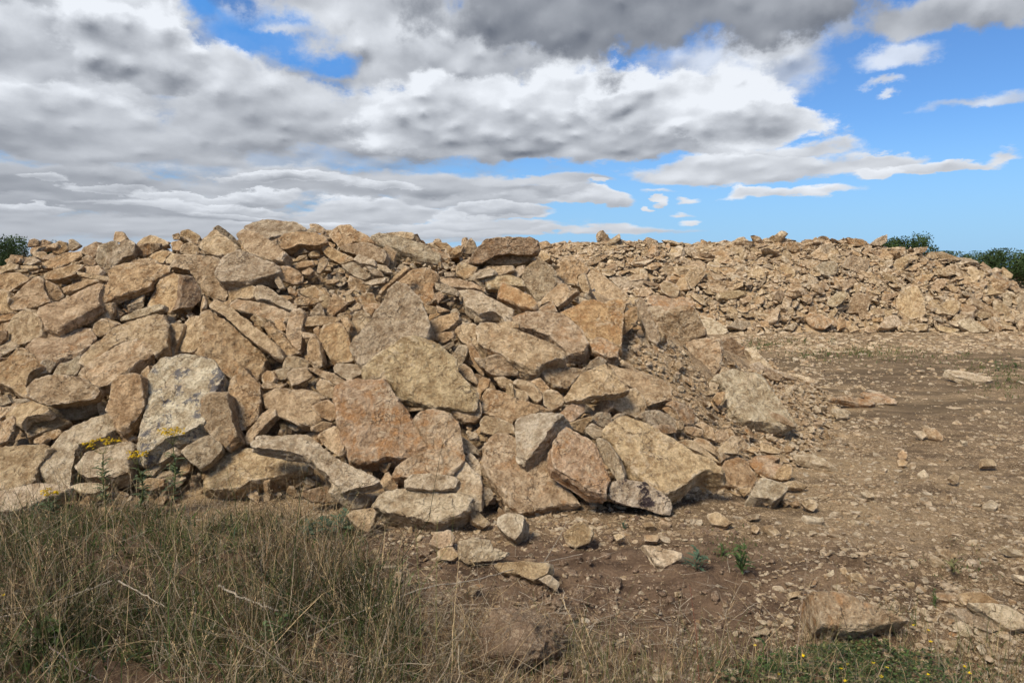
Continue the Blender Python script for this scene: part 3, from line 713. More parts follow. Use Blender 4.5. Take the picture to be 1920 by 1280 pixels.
J;50;w;1090 430 1160 430 1195 460 1160 490;
J;50;o;1180 405 1250 410 1310 460 1310 500 1230 480;
J;55;y;1600 640 1700 640 1720 690 1610 690;
J;50;o;975 600 1010 570 1050 610 1040 640 980 635;
J;50;o;970 650 1000 635 1050 660 1030 690 980 690;
J;45;t;1370 780 1400 750 1440 770 1420 825;
J;60;w;695 885 750 885 800 925 740 925;
J;65;w;1610 980 1670 940 1730 980 1700 1005 1620 1000;
J;75;R;470 180 560 165 700 185 820 215 760 235 600 205;
J;75;R;700 130 860 150 960 200 860 190 740 160;
J;60;w;855 705 900 710 880 730;
J;60;w;1120 750 1170 715 1210 770 1150 775;
J;60;w;1440 495 1500 510 1460 520;
H;22;Y;965 640 1000 580 1060 550 1120 540 1160 600 1180 740 1150 780 1050 790 980 740 960 680;tall rounded slab standing at the foot of the far bank
H;25;G;545 400 600 340 640 310 700 345 770 350 740 430 700 455 620 420;pointed grey slab high in the far bank
H;25;g;360 400 420 365 510 360 530 400 525 440 470 475 400 450;rounded tan stone left of the pointed grey slab in the far bank
H;30;G;440 690 450 650 520 590 580 580 590 620 550 670 500 700;grey oblong stone low in the far bank
H;15;d;590 740 620 640 680 590 770 620 780 650 750 700 740 780 690 790 680 740;dark brown block low in the far bank
H;25;R;280 790 310 740 400 760 495 810 420 865 340 860;rusty stone at the foot of the far bank
H;30;t;560 520 640 480 680 510 590 570;
H;40;w;845 850 900 770 960 755 1015 810 1000 840 900 860;whitish slab left of the tall rounded slab at the far bank's foot
H;20;o;600 180 750 210 740 240 640 245;
H;20;g;770 230 830 180 900 155 890 210 850 240 800 235;pointed grey slab sticking up on the far crest near the trees
H;25;t;700 290 780 240 770 300 740 320;
H;25;t;770 280 860 280 900 310 830 330;
H;30;t;940 400 960 350 1040 315 1075 340 1030 400 980 460;
H;25;o;1100 490 1160 460 1250 450 1210 500 1160 510;
H;25;t;1230 540 1270 490 1340 490 1330 550 1260 570;
H;30;y;1330 540 1380 530 1440 570 1400 600;
H;30;t;1520 630 1580 640 1690 710 1650 735 1540 670;
H;45;w;1430 810 1500 780 1600 840 1660 880 1540 890 1460 850;whitish slab sloping at the right foot of the far bank
H;35;t;1630 800 1700 790 1765 860 1730 890 1660 860;
H;40;y;1260 830 1340 850 1440 870 1380 900 1290 880;
H;15;G;1860 740 1870 640 1920 580 1960 600 1960 740;
H;20;G;1850 790 1920 750 1970 780 1960 860 1870 850;
H;25;o;1640 470 1760 490 1770 520 1660 500;
H;30;g;1280 670 1350 670 1410 700 1360 720;
H;30;t;855 670 880 610 970 590 980 610 900 650;
H;35;w;120 860 210 810 220 830 190 875;
H;25;g;390 240 490 220 500 260 460 300 400 290;
H;25;t;310 310 390 255 400 290 470 310 460 345 400 350;
H;20;o;130 220 200 210 250 270 220 300 150 270;
H;25;t;1210 290 1310 285 1290 330 1220 345;
H;25;t;1100 260 1200 250 1180 290 1110 300;
H;25;t;1080 390 1200 340 1190 380;
H;40;t;590 850 660 840 690 870 620 890;
H;40;t;720 880 760 860 815 885 760 895;
H;20;g;320 640 430 630 430 650 330 665;
H;15;g;1770 700 1760 600 1820 590 1830 690;
H;25;y;1760 400 1840 460 1830 485 1780 480;
H;25;t;1520 740 1640 740 1720 770 1600 790;
H;20;O;780 790 860 775 860 810 790 810;
H;25;t;60 590 100 565 120 600 90 670;
H;30;w;55 710 90 680 140 720 90 735;
G;25;y;350 480 390 410 490 405 490 460 400 560 370 560;golden slab in the far bank above the near pile's shoulder
G;25;y;255 560 300 480 340 480 365 560 300 580;
G;25;t;160 420 220 390 260 400 270 450 200 465;
G;25;y;585 600 680 575 800 580 790 610 680 640 600 630;flat golden slab in the middle of the far bank
G;25;g;920 400 960 370 1020 400 1010 420;
G;20;w;330 260 400 255 420 300 400 335 350 310;
G;20;y;215 310 240 250 310 310 280 325;
G;40;w;665 845 720 805 830 810 840 850 770 870;whitish flat stone at the left foot of the far bank
G;20;t;1010 600 1050 570 1085 590 1060 670 1020 640;
G;30;t;750 750 870 740 880 770 800 780;
G;30;t;600 710 700 695 700 730 620 735;
G;25;t;470 570 580 560 570 610 500 600;
G;30;o;900 810 960 805 970 850 910 850;
G;30;t;970 820 1010 770 1050 790 1030 830;
G;20;t;640 560 770 510 770 540 690 575;
G;30;t;750 640 850 610 830 660 780 670;
G;20;g;870 560 940 470 945 500 900 560;
G;20;w;0 415 40 420 60 460 0 480;
G;20;y;20 280 70 270 70 310 30 330;
C;35/0/20;g;1370 480 1500 470 1600 490 1680 530 1600 550 1450 550;grey flat slab behind the right shoulder
C;30;t;1500 420 1620 405 1660 440 1600 470;
C;25;t;1190 370 1300 310 1380 310 1280 370 1220 390;
C;5;g;1280 205 1285 155 1297 165 1302 205;
C;15;t;250 300 265 185 295 180 300 300;
C;15;t;280 300 300 215 340 180 370 220 385 300;
C;20;o;180 290 240 240 275 245 250 290 210 310;
C;20;o;50 220 150 220 190 260 120 270;
C;30;o;220 440 300 400 380 400 350 460 290 490;
C;25;g;130 440 215 440 205 470 140 475;
C;25;w;115 380 150 375 180 410 140 420;
C;20;o;830 220 900 205 940 240 860 270;
C;20;o;840 310 900 290 930 330 880 360;
C;25;g;60 520 160 540 240 580 235 620 150 600 70 570;
C;20;t;70 610 110 585 130 620 90 660;
""".strip().split('\n')
# ---------------------------------------------------------------- where the banks of rubble stand (metres)
def rays(u, v):
    u, v = np.asarray(u, float), np.asarray(v, float)
    x, yu = (u - 960) / F_PX, (640 - v) / F_PX
    return np.stack([x, math.cos(PITCH) + yu * math.sin(PITCH), -math.sin(PITCH) + yu * math.cos(PITCH)], -1)


def project(P):
    P = np.asarray(P, float)
    q = P - np.array([0, 0, CAM_H])
    dep = q[..., 1] * math.cos(PITCH) - q[..., 2] * math.sin(PITCH)
    up = q[..., 1] * math.sin(PITCH) + q[..., 2] * math.cos(PITCH)
    return 960 + F_PX * q[..., 0] / dep, 640 - F_PX * up / dep, dep


def at_dist(u, v, y):
    r = rays(u, v)
    return np.array([r[0] / r[1] * y, y, CAM_H + r[2] / r[1] * y])


def on_ground(u, v, z=0.0):
    r = rays(u, v)
    t = (z - CAM_H) / r[2]
    return np.array([r[0] * t, r[1] * t, z])


_near = [  # u, foot v, crest v, crest distance, back distance
    (-900, 980, 520, 7.0, 12), (-300, 965, 512, 7.4, 12), (0, 962, 506, 7.5, 12), (70, 960, 478, 7.5, 12), (200, 955, 468, 7.5, 12), (400, 945, 452, 7.6, 12), (520, 945, 440, 7.6, 12), (640, 965, 448, 7.7, 12),
    (830, 985, 462, 7.9, 12), (1000, 975, 468, 8.3, 12), (1080, 965, 505, 8.4, 11.5), (1150, 968, 548, 8.3, 11), (1230, 968, 582, 8.0, 10.6), (1320, 955, 628, 8.2, 10.6),
    (1380, 945, 668, 8.6, 10.6), (1450, 938, 702, 8.8, 10.6), (1510, 918, 726, 8.6, 10.4), (1560, 890, 772, 7.6, 9.0), (1610, 850, 800, 7.2, 7.6)]
_NA, _NB, _NC, _NZ, _NK = [], [], [], [], []
for (u, vb, vc, yc, yk) in _near:
    g = on_ground(u, vb); c = at_dist(u, vc, yc)
    _NA.append(c[0] / c[1]); _NB.append(g[1]); _NC.append(c[1]); _NZ.append(max(c[2], 0.02)); _NK.append(yk)
_far = [(700, 470, 20.5), (830, 466, 20.5), (1000, 464, 20.5), (1200, 462, 20.5), (1480, 458, 20.5), (1600, 462, 20.5), (1700, 474, 20.5), (1780, 490, 20.3), (1840, 512, 20.1), (1890, 540, 20.0), (1930, 575, 19.6), (1990, 615, 19.0), (2040, 640, 18.5)]
_FA, _FC, _FZ = [], [], []
for (u, vc, yc) in _far:
    c = at_dist(u, vc, yc)
    _FA.append(c[0] / c[1]); _FC.append(c[1]); _FZ.append(max(c[2], 0.0))
_FZ[-1] = 0.0


def ground_z(x, y):
    p = np.stack([np.asarray(x, float) * 0.7, np.asarray(y, float) * 0.7, np.zeros_like(np.asarray(x, float))], -1)
    near = sstep((14 - np.asarray(y, float)) / 8)
    return (0.035 * fbm(p, 3) + 0.012 * fbm(p * 6, 2)) * (0.4 + 0.6 * near)


def mound_near(x, y):
    x, y = np.asarray(x, float), np.asarray(y, float)
    a = x / np.maximum(y, 0.5)
    yb, yc, zc, yk = (np.interp(a, _NA, k) for k in (_NB, _NC, _NZ, _NK))
    t = np.clip((y - yb) / np.maximum(yc - yb, 0.2), 0, 1)
    rise = zc * (1 - (1 - t) ** 1.3)
    s = np.clip((y - yc) / np.maximum(yk - yc, 0.2), 0, 1)
    z = np.where(y < yc, rise, zc * (1 - 0.22 * s) * (1 - sstep((s - 0.55) / 0.45)))
    z = np.where(a > _NA[-1], 0, z)
    n = np.stack([x, y, np.zeros_like(x)], -1)
    z = z + 0.10 * fbm(n * 1.3, 3) * np.clip(z * 2, 0, 1) * 0.8
    return np.where(y < yb, -0.3, z - 0.03)


def mound_far(x, y):
    x, y = np.asarray(x, float), np.asarray(y, float)
    a = x / np.maximum(y, 0.5)
    yc, zc = np.interp(a, _FA, _FC), np.interp(a, _FA, _FZ)
    n = np.stack([x, y, np.zeros_like(x)], -1)
    yb = 17.55 + 0.25 * vnoise(n * np.array([0.8, 0, 0]))
    t = np.clip((y - yb) / np.maximum(yc - yb, 0.2), 0, 1)
    rise = zc * (1 - (1 - t) ** 1.25)
    s = np.clip((y - yc) / 6.0, 0, 1)
    z = np.where(y < yc, rise, zc * (1 - sstep(s)))
    z = z + 0.14 * fbm(n * 0.8, 3) * np.clip(z * 2, 0, 1)
    z = np.where((a > _FA[-1]) | (x < -7), 0, z)
    return np.where(y < yb, -0.3, z - 0.03)


def height(x, y):
    return np.maximum(np.maximum(ground_z(x, y), mound_near(x, y)), mound_far(x, y))


def ray_hit(u, v):
    """First point where a line of sight meets the terrain; a near miss over a crest takes the closest point."""
    r = rays(u, v)
    ys = np.concatenate([np.arange(1.9, 12, 0.02), np.arange(12, 26, 0.05)])
    x = r[0] / r[1] * ys; z = CAM_H + r[2] / r[1] * ys
    gap = z - height(x, ys)
    hit = np.where(gap <= 0)[0]
    if len(hit):
        k = hit[0]
        # a graze just over the near crest belongs to the near crest
        nk = np.argmin(np.where(ys < 10.2, gap, 9))
        if ys[k] > 12 and gap[nk] < 0.12 and v < 560 and u < 1080:
            k = nk
    else:
        near = np.where(ys < 10.2, gap, 9)
        k = np.argmin(near) if near.min() < 0.5 and u < 1060 else np.argmin(gap)
    return np.array([x[k], ys[k], z[k]])


# ---------------------------------------------------------------- ground sheet
def grid_sheet(name, xs, ys, zf, mat, kind='structure', drop=None):
    X, Y = np.meshgrid(xs, ys)
    Z = zf(X, Y)
    n, m = X.shape
    V = np.stack([X, Y, Z], -1).reshape(-1, 3)
    i, j = np.meshgrid(np.arange(n - 1), np.arange(m - 1), indexing='ij')
    f = np.stack([i * m + j, i * m + j + 1, (i + 1) * m + j + 1, (i + 1) * m + j], -1).reshape(-1, 4)
    if drop is not None:
        f = f[~drop(V[f].mean(1))]
    o = new_mesh(name, V, f, mat, smooth=True)
    tag(o, kind=kind)
    return o


def soil_mat(name, dark, mid, light, pebble, humus_shade=False):
    m, T, b = new_mat(name, 0.97, 0.08)
    pos = T.n.new('ShaderNodeNewGeometry').outputs['Position']
    big = T.noise(pos, 0.55, 5, 0.6)
    med = T.noise(T.v('MULTIPLY', pos, (1, 1.6, 1)), 3.4, 7, 0.68)
    gr = T.noise(pos, 60.0, 5, 0.75)
    c = T.mix(T.ramp(med, 0.36, 0.62), dark, mid)
    c = T.mix(T.m('MULTIPLY', T.ramp(T.m('ADD', big, T.m('MULTIPLY', med, 0.4)), 0.62, 0.82), 0.8), c, light)
    c = T.mix(T.ramp(gr, 0.35, 0.65, 0.5, 0.0), c, (0.07, 0.045, 0.03, 1))
    for sc, th, am in ((38.0, 0.30, 0.85), (95.0, 0.34, 0.8), (210.0, 0.36, 0.7)):
        d = T.vor(T.v('ADD', pos, T.v('SCALE', T.noise(pos, sc, 1, out='Color'), 0.6 / sc)), sc)
        pc = T.n.new('ShaderNodeTexVoronoi'); pc.inputs['Scale'].default_value = sc; T.put(pc.inputs['Vector'], pos)
        on = T.ramp(T.sep(pc.outputs['Color'])[0], 0.52, 0.56)
        c = T.mix(T.m('MULTIPLY', T.m('MULTIPLY', T.ramp(d, th, th + 0.12, am, 0.0), on), T.ramp(med, 0.3, 0.6, 0.35, 1.0)), c, pebble)
    if humus_shade:  # turned dark earth; near the camera its tone also paints in cloud shadow
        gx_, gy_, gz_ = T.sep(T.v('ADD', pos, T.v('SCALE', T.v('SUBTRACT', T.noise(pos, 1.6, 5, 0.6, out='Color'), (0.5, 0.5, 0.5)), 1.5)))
        hum_shade = T.m('MULTIPLY', T.ramp(gy_, 3.7, 4.5, 1.0, 0.0), T.ramp(T.m('SUBTRACT', gx_, T.m('MULTIPLY', gy_, 0.1)), 0.8, 2.2, 0.85, 0.12))
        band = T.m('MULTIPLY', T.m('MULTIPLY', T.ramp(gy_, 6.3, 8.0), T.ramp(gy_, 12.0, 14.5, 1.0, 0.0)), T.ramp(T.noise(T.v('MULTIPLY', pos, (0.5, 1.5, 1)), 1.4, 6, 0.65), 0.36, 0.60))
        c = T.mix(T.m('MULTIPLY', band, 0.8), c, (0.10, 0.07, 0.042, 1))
        c = T.mix(hum_shade, c, T.mix(T.ramp(med, 0.35, 0.65), (0.085, 0.052, 0.034, 1), (0.17, 0.108, 0.07, 1)))
    T.l.new(c, b.inputs['Base Color'])
    h = T.m('ADD', T.m('MULTIPLY', med, 0.5), T.m('ADD', T.m('MULTIPLY', gr, 0.25), T.m('MULTIPLY', T.noise(pos, 17.0, 6, 0.7), 0.5)))
    bump(T, b, h, 1.0, 0.06)
    return m


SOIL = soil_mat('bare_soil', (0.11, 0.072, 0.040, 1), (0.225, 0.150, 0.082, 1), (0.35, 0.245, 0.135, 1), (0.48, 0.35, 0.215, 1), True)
RUBBLE_SOIL = soil_mat('rubble_soil', (0.22, 0.14, 0.073, 1), (0.38, 0.255, 0.138, 1), (0.48, 0.33, 0.18, 1), (0.52, 0.39, 0.25, 1))


def spaced(segs):
    o = []
    for a, b, st in segs:
        o += list(np.arange(a, b, st))
    return np.array(o + [segs[-1][1]])


gx = spaced([(-900, -60, 60), (-60, -8, 2), (-8, -3.2, 0.15), (-3.2, 6, 0.035), (6, 16, 0.12), (16, 60, 2), (60, 901, 60)])
gy = spaced([(-300, -4, 12), (-4, 1.6, 0.4), (1.6, 6.5, 0.035), (6.5, 12, 0.07), (12, 26, 0.2), (26, 60, 2), (60, 1801, 60)])


def ground_shape(x, y):
    z = ground_z(x, y)
    p = np.stack([x, y, np.zeros_like(x)], -1)
    near = sstep((9 - y) / 6) * sstep((y + 2) / 3)
    clod = np.maximum(fbm(p * 9, 4, 0.6), 0) * 0.035 + 0.012 * fbm(p * 34, 2)
    dirt = sstep((on_ground(0, 990)[1] - y) / 0.7)
    return z + near * clod * (0.35 + 0.9 * dirt) + np.abs(vnoise(p * 0.9)) * 0.05 * dirt * near


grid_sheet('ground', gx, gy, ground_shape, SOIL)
mx = np.arange(-13, 6.2, 0.06); my = np.arange(3.9, 12.6, 0.05)
def near_surface(x, y):
    off = 0.15 - 0.115 * sstep((x / y - 0.10) / 0.07)
    return mound_near(x, y) + 0.03 * fbm(np.stack([x, y, y * 0], -1) * 9, 3) - off


grid_sheet('near_rubble_mound', mx, my, near_surface, RUBBLE_SOIL,
           drop=lambda c: c[:, 2] < -0.15)
fx = np.arange(-7, 17.5, 0.12); fy = np.arange(17.2, 27, 0.1)
grid_sheet('far_rubble_bank', fx, fy, lambda x, y: mound_far(x, y) + 0.04 * fbm(np.stack([x, y, y * 0], -1) * 5, 3) - 0.06, RUBBLE_SOIL,
           drop=lambda c: c[:, 2] < -0.15)
# ---------------------------------------------------------------- one stone from its outline
def poly_area(p):
    x, y = p[:, 0], p[:, 1]
    return 0.5 * np.sum(x * np.roll(y, -1) - np.roll(x, -1) * y)


def poly_centroid(p):
    x, y = p[:, 0], p[:, 1]; x1, y1 = np.roll(x, -1), np.roll(y, -1)
    cr = x * y1 - x1 * y; a = cr.sum() / 2
    return np.array([((x + x1) * cr).sum(), ((y + y1) * cr).sum()]) / (6 * a)


def resample(p, m, soft=0.025):
    q = np.roll(p, -1, 0)
    # slightly blunted corners
    p = np.concatenate([[a * (1 - soft) + b * soft, a * soft + b * (1 - soft)] for a, b in zip(p, q)])
    q = np.roll(p, -1, 0)
    L = np.linalg.norm(q - p, axis=1); s = np.concatenate([[0], np.cumsum(L)])
    t = np.linspace(0, s[-1], m, endpoint=False)
    pp = np.concatenate([p, p[:1]])
    return np.stack([np.interp(t, s, pp[:, 0]), np.interp(t, s, pp[:, 1])], 1)


def chisel(V, rng, n, size, up_range=(0.1, 1.3), depth=(0.02, 0.10)):
    """Knock flat facets off the rim."""
    for _ in range(n):
        a = rng.uniform(0, 2 * math.pi); e = rng.uniform(*up_range)
        d = np.array([math.cos(a) * math.cos(e), math.sin(a) * math.cos(e), math.sin(e)])
        s = V @ d
        lim = s.max() - rng.uniform(*depth) * size
        over = np.maximum(s - lim, 0)
        V = V - over[:, None] * d * 0.92
    return V


def slab_mesh(poly, th, seed, perim_px):
    """poly: outline in the plane of the broad face (metres, centred), th: thickness. Returns verts (w axis up) and faces."""
    rng = np.random.RandomState(seed)
    if poly_area(poly) < 0:
        poly = poly[::-1]
    M = int(np.clip(perim_px / 3.4, 34, 220))
    out_ = resample(poly, M)
    size = math.sqrt(abs(poly_area(poly)))
    c = poly_centroid(poly)
    o = rng.uniform(-50, 50, 3)
    rel = out_ - c
    q = np.concatenate([out_ / size, np.zeros((M, 1))], 1)
    rad = 1 + 0.022 * fbm(q * 4.5 + o, 5, 0.74)
    rel = rel * rad[:, None]
    K = int(np.clip(perim_px / 21.0, 6, 30)); S = int(np.clip(K * 0.7 * th / size * 2.2, 4, 12))
    rings = []
    bev = min(0.05 * th, 0.006 * size + 0.002)
    for k in range(K):
        r = 1 - (1 - (k + 1) / K) ** 1.15 if k < K - 1 else 1.0
        rings.append((r * (0.985 if k == K - 1 else 0.97), -bev if k == K - 1 else 0.0))
    slope = rng.uniform(-0.06, 0.05)
    for k in range(1, S + 1):
        w = -bev - (th - 2 * bev) * k / S
        rings.append((1.0 + slope * (k / S), w))
    for r in (0.93, 0.6, 0.25):
        rings.append((r * (1 + slope), -th))
    V = []
    for i, (r, w) in enumerate(rings):
        P = np.empty((M, 3)); P[:, :2] = rel * r; P[:, 2] = w
        V.append(P)
    V = np.concatenate(V)
    nr = len(rings)
    V = np.concatenate([[[0, 0, 0]], V, [[0, 0, -th]]])
    # layered broken sides
    side = np.clip(-V[:, 2] / th, 0, 1)
    lay = vnoise(np.stack([V[:, 0] / size * 1.3 + o[0], V[:, 1] / size * 1.3 + o[1], V[:, 2] / th * 3.2 + o[2]], -1))
    V[:, :2] *= (1 + (0.055 * lay * np.minimum(1, th / size * 2.5) * sstep(side * 8) * sstep((1 - side) * 8)))[:, None]
    # broad face: swell, spalled steps, pits
    u3 = V / size + o
    top = sstep(1 - side * 6)
    swell = 0.030 * fbm(u3 * 1.5, 3)
    st = fbm(u3 * np.array([1.6, 1.6, 0.2]) + 9, 4, 0.55) * 2.2
    fr = st - np.floor(st)
    steps = (np.floor(st) + sstep((fr - 0.5) * 5 + 0.5)) * 0.010
    V[:, 2] += (swell + steps) * size * top
    V[:, 2] += (0.03 * fbm(u3 * 1.8 + 4, 3)) * size * (1 - top)
    V = chisel(V, rng, rng.randint(4, 8), size, (0.45, 1.15), (0.008, 0.06))
    V = chisel(V, rng, 4, size, (-0.8, -0.1), (0.01, 0.05))
    d3 = np.stack([fbm(u3 * 4 + 31 * k, 3, 0.6) for k in range(3)], -1)
    V += d3 * 0.012 * size
    hf = np.stack([fbm((V + o) * 34 + 11 * k, 2, 0.7) for k in range(3)], -1)
    V += hf * min(0.0058, 0.016 * size)
    slab_mesh.bed = V[:, 2].copy()
    F4, F3 = [], []
    i, j = np.meshgrid(np.arange(nr - 1), np.arange(M), indexing='ij'); j2 = (j + 1) % M
    F4 = np.stack([1 + i * M + j, 1 + (i + 1) * M + j, 1 + (i + 1) * M + j2, 1 + i * M + j2], -1).reshape(-1, 4)
    j = np.arange(M); j2 = (j + 1) % M
    F3 = np.concatenate([np.stack([0 * j, 1 + j, 1 + j2], -1), np.stack([0 * j + len(V) - 1, 1 + (nr - 1) * M + j2, 1 + (nr - 1) * M + j], -1)])
    return V, [F4, F3]


def face_normal(e, a):
    """Elevation above horizontal, azimuth from 'towards the viewer' (positive to the right), degrees."""
    e, a = math.radians(e), math.radians(a)
    return np.array([math.sin(a) * math.cos(e), -math.cos(a) * math.cos(e), math.sin(e)])


ZW, ZH = 480, 320
ZBUF = np.full((ZH, ZW), 1e9)
stones = []
for si, line in enumerate(STONES):
    crop, spec, tone, pts, handle = line.split(';')
    cx, cy, sc = CROPS[crop]
    p = np.array(list(map(float, pts.split()))).reshape(-1, 2) / sc + np.array([cx, cy])
    q = list(map(float, spec.split('/')))
    rng = np.random.RandomState(1000 + si)
    e = q[0]; a = q[1] if len(q) > 1 else rng.uniform(-32, 32)
    if len(q) < 3:
        e += rng.uniform(-16, 14)
    elif 20 <= e <= 45:
        e += 8
    area = abs(poly_area(p)); c = poly_centroid(p)
    stones.append(dict(i=si, p=p, e=e, a=a, th=(q[2] / 100 if len(q) > 2 else None), tone=tone, handle=handle, area=area, c=c, crop=crop))

for s in stones:
    c, p = s['c'], s['p']
    low = np.array([c[0], 0.35 * c[1] + 0.65 * p[:, 1].max()])
    hit = ray_hit(c[0], c[1])
    hit2 = ray_hit(low[0], min(low[1], 1270))
    s['flat_ground'] = height(hit[0], hit[1]) < 0.12 and s['crop'] in 'JKLNHFI' and hit[1] < 16.5
    n = face_normal(s['e'], s['a'])
    r = rays(c[0], c[1])
    dist = hit[1] / r[1]
    size = math.sqrt(s['area']) / F_PX * dist
    th = s['th'] or float(np.clip(size * 0.36, 0.03, 0.16))
    if dist > 14:
        th = max(th, size * 0.35)
    th *= 1.25
    s['thick'] = th
    if s['flat_ground']:
        # resting on the earth: the broad face stands one thickness above it at its nearest edge
        foot = on_ground(c[0], p[:, 1].max())
        P0 = hit - r / r[1] * 0.0
        t = ((0.05 if s['crop'] == 'N' else 0.02) + 0.62 * th * math.sin(math.radians(s['e'])) + 0.34 * size * math.cos(math.radians(s['e'])) - CAM_H) / r[2]
        P0 = np.array([0, 0, CAM_H]) + r * t if t > 0 and t < dist * 1.2 else hit
    else:
        off = 0.10 if dist < 12 else 0.12
        P0 = hit - r / np.linalg.norm(r) * (off + 0.3 * th)
    if not s['flat_ground'] or hit[1] < 12:
        # keep the whole broad face clear of the earth behind it
        for _ in range(12):
            R = rays(p[:, 0], p[:, 1]); o_ = np.array([0, 0, CAM_H])
            Pw = o_ + R * (((P0 - o_) @ n) / (R @ n))[:, None]
            gap = (Pw[:, 2] - height(Pw[:, 0], Pw[:, 1])) - (0.02 if s['flat_ground'] else 0.05)
            if gap.min() >= 0 or np.linalg.norm(P0 - hit) > 0.5:
                break
            P0 = P0 - r / np.linalg.norm(r) * 0.04
    s['P0'], s['n'], s['size'], s['r'] = P0, n, size, r

DEPTH_SHIFT = {}


def unproject(uv, P0, n):
    R = rays(uv[:, 0], uv[:, 1])
    o = np.array([0, 0, CAM_H])
    t = ((P0 - o) @ n) / (R @ n)
    return o + R * t[:, None], t


def stone_raster(s):
    p = s['p'] / 4.0
    x0, x1 = max(0, int(p[:, 0].min())), min(ZW - 1, int(p[:, 0].max()) + 1)
    y0, y1 = max(0, int(p[:, 1].min())), min(ZH - 1, int(p[:, 1].max()) + 1)
    if x1 <= x0 or y1 <= y0:
        return None
    X, Y = np.meshgrid(np.arange(x0, x1 + 1) + 0.5, np.arange(y0, y1 + 1) + 0.5)
    ins = np.zeros(X.shape, bool)
    for a, b in zip(p, np.roll(p, -1, 0)):
        if abs(a[1] - b[1]) < 1e-9:
            continue
        cnd = ((a[1] > Y) != (b[1] > Y)) & (X < (b[0] - a[0]) * (Y - a[1]) / (b[1] - a[1]) + a[0])
        ins ^= cnd
    R = rays(X * 4, Y * 4)
    t = ((s['P0'] - np.array([0, 0, CAM_H])) @ s['n']) / (R @ s['n'])
    return (slice(y0, y1 + 1), slice(x0, x1 + 1)), ins, t


# neighbouring stones overlap like shingles: the lower one (or one resting on top) lies nearer along their common edge
FRONT = ('jutting', 'capstone', 'shard', 'resting', 'lying across', 'rectangular', 'overhanging', 'small whitish', 'small oval', 'small flat block', 'straight bar', 'whitish slab', 'blade', 'broad golden', 'rust-streaked', 'large golden', 'oblong', 'triangular', 'bright orange')
masks = {}
for s in stones:
    z = stone_raster(s)
    if z is None:
        continue
    M_ = np.zeros((ZH, ZW), bool); M_[z[0]] = z[1]
    D_ = M_.copy()
    for _ in range(2):
        D_[1:] |= D_[:-1]; D_[:-1] |= D_[1:]; D_[:, 1:] |= D_[:, :-1]; D_[:, :-1] |= D_[:, 1:]
    masks[s['i']] = (D_, s['front'] if 'front' in s else any(k in s['handle'] for k in FRONT), np.where(D_.any(1))[0], np.where(D_.any(0))[0])
pairs_ = []
ids = sorted(masks)
for ai, i in enumerate(ids):
    Di, fi, ri, ci = masks[i]
    for j in ids[ai + 1:]:
        Dj, fj, rj, cj = masks[j]
        if ri[-1] < rj[0] or rj[-1] < ri[0] or ci[-1] < cj[0] or cj[-1] < ci[0]:
            continue
        if (stones[i]['P0'][1] > 14) != (stones[j]['P0'][1] > 14):
            continue
        ov = np.argwhere(Di & Dj)
        if len(ov) < 4:
            continue
        near_j = (stones[j]['c'][1] > stones[i]['c'][1]) if fi == fj else fj
        a_, b_ = (j, i) if near_j else (i, j)
        pairs_.append((a_, b_, rays(ov[:, 1] * 4 + 2, ov[:, 0] * 4 + 2)))
ORG = np.array([0, 0, CAM_H])
moved = {i: 0.0 for i in ids}
for it in range(14):
    for (a_, b_, Rr_) in pairs_:   # a_ should be the nearer
        sa, sb = stones[a_], stones[b_]
        ta = ((sa['P0'] - ORG) @ sa['n']) / (Rr_ @ sa['n']); tb = ((sb['P0'] - ORG) @ sb['n']) / (Rr_ @ sb['n'])
        lack = np.median(ta - tb) + (0.05 if sa['P0'][1] < 14 else 0.06)
        if lack > 0:
            st = min(lack, 0.05)
            if moved[a_] < 0.26 and not sa['flat_ground']:
                sa['P0'] = sa['P0'] - sa['r'] / np.linalg.norm(sa['r']) * st * 0.6; moved[a_] += st * 0.6
            if moved[b_] > -0.12 and not sb['flat_ground']:
                sb['P0'] = sb['P0'] + sb['r'] / np.linalg.norm(sb['r']) * st * 0.4; moved[b_] -= st * 0.4
del masks

for s in stones:
    z = stone_raster(s)
    if z:
        sl, ins, t = z
        ZBUF[sl] = np.where(ins, np.minimum(ZBUF[sl], t), ZBUF[sl])

# ---------------------------------------------------------------- which stone is which
stones_by_size = sorted(stones, key=lambda s: -s['area'])
single = set(s['i'] for s in stones_by_size[:298]) | set(s['i'] for s in stones if s['handle'])
marks = [s for s in stones if s['handle']]
used = set()


def shape_word(s):
    p = s['p'] - s['c']
    w, v = np.linalg.eigh(np.cov(resample(p, 60).T))
    asp = math.sqrt(w[1] / max(w[0], 1e-6))
    ang = abs(math.degrees(math.atan2(v[1, 1], v[0, 1]))) % 180
    if asp < 1.45:
        return 'blocky'
    if 62 < ang < 118:
        return 'upright'
    if ang < 22 or ang > 158:
        return 'flat-lying' if asp > 1.9 else 'oblong'
    return 'slanting' if asp < 2.3 else 'thin slanting'


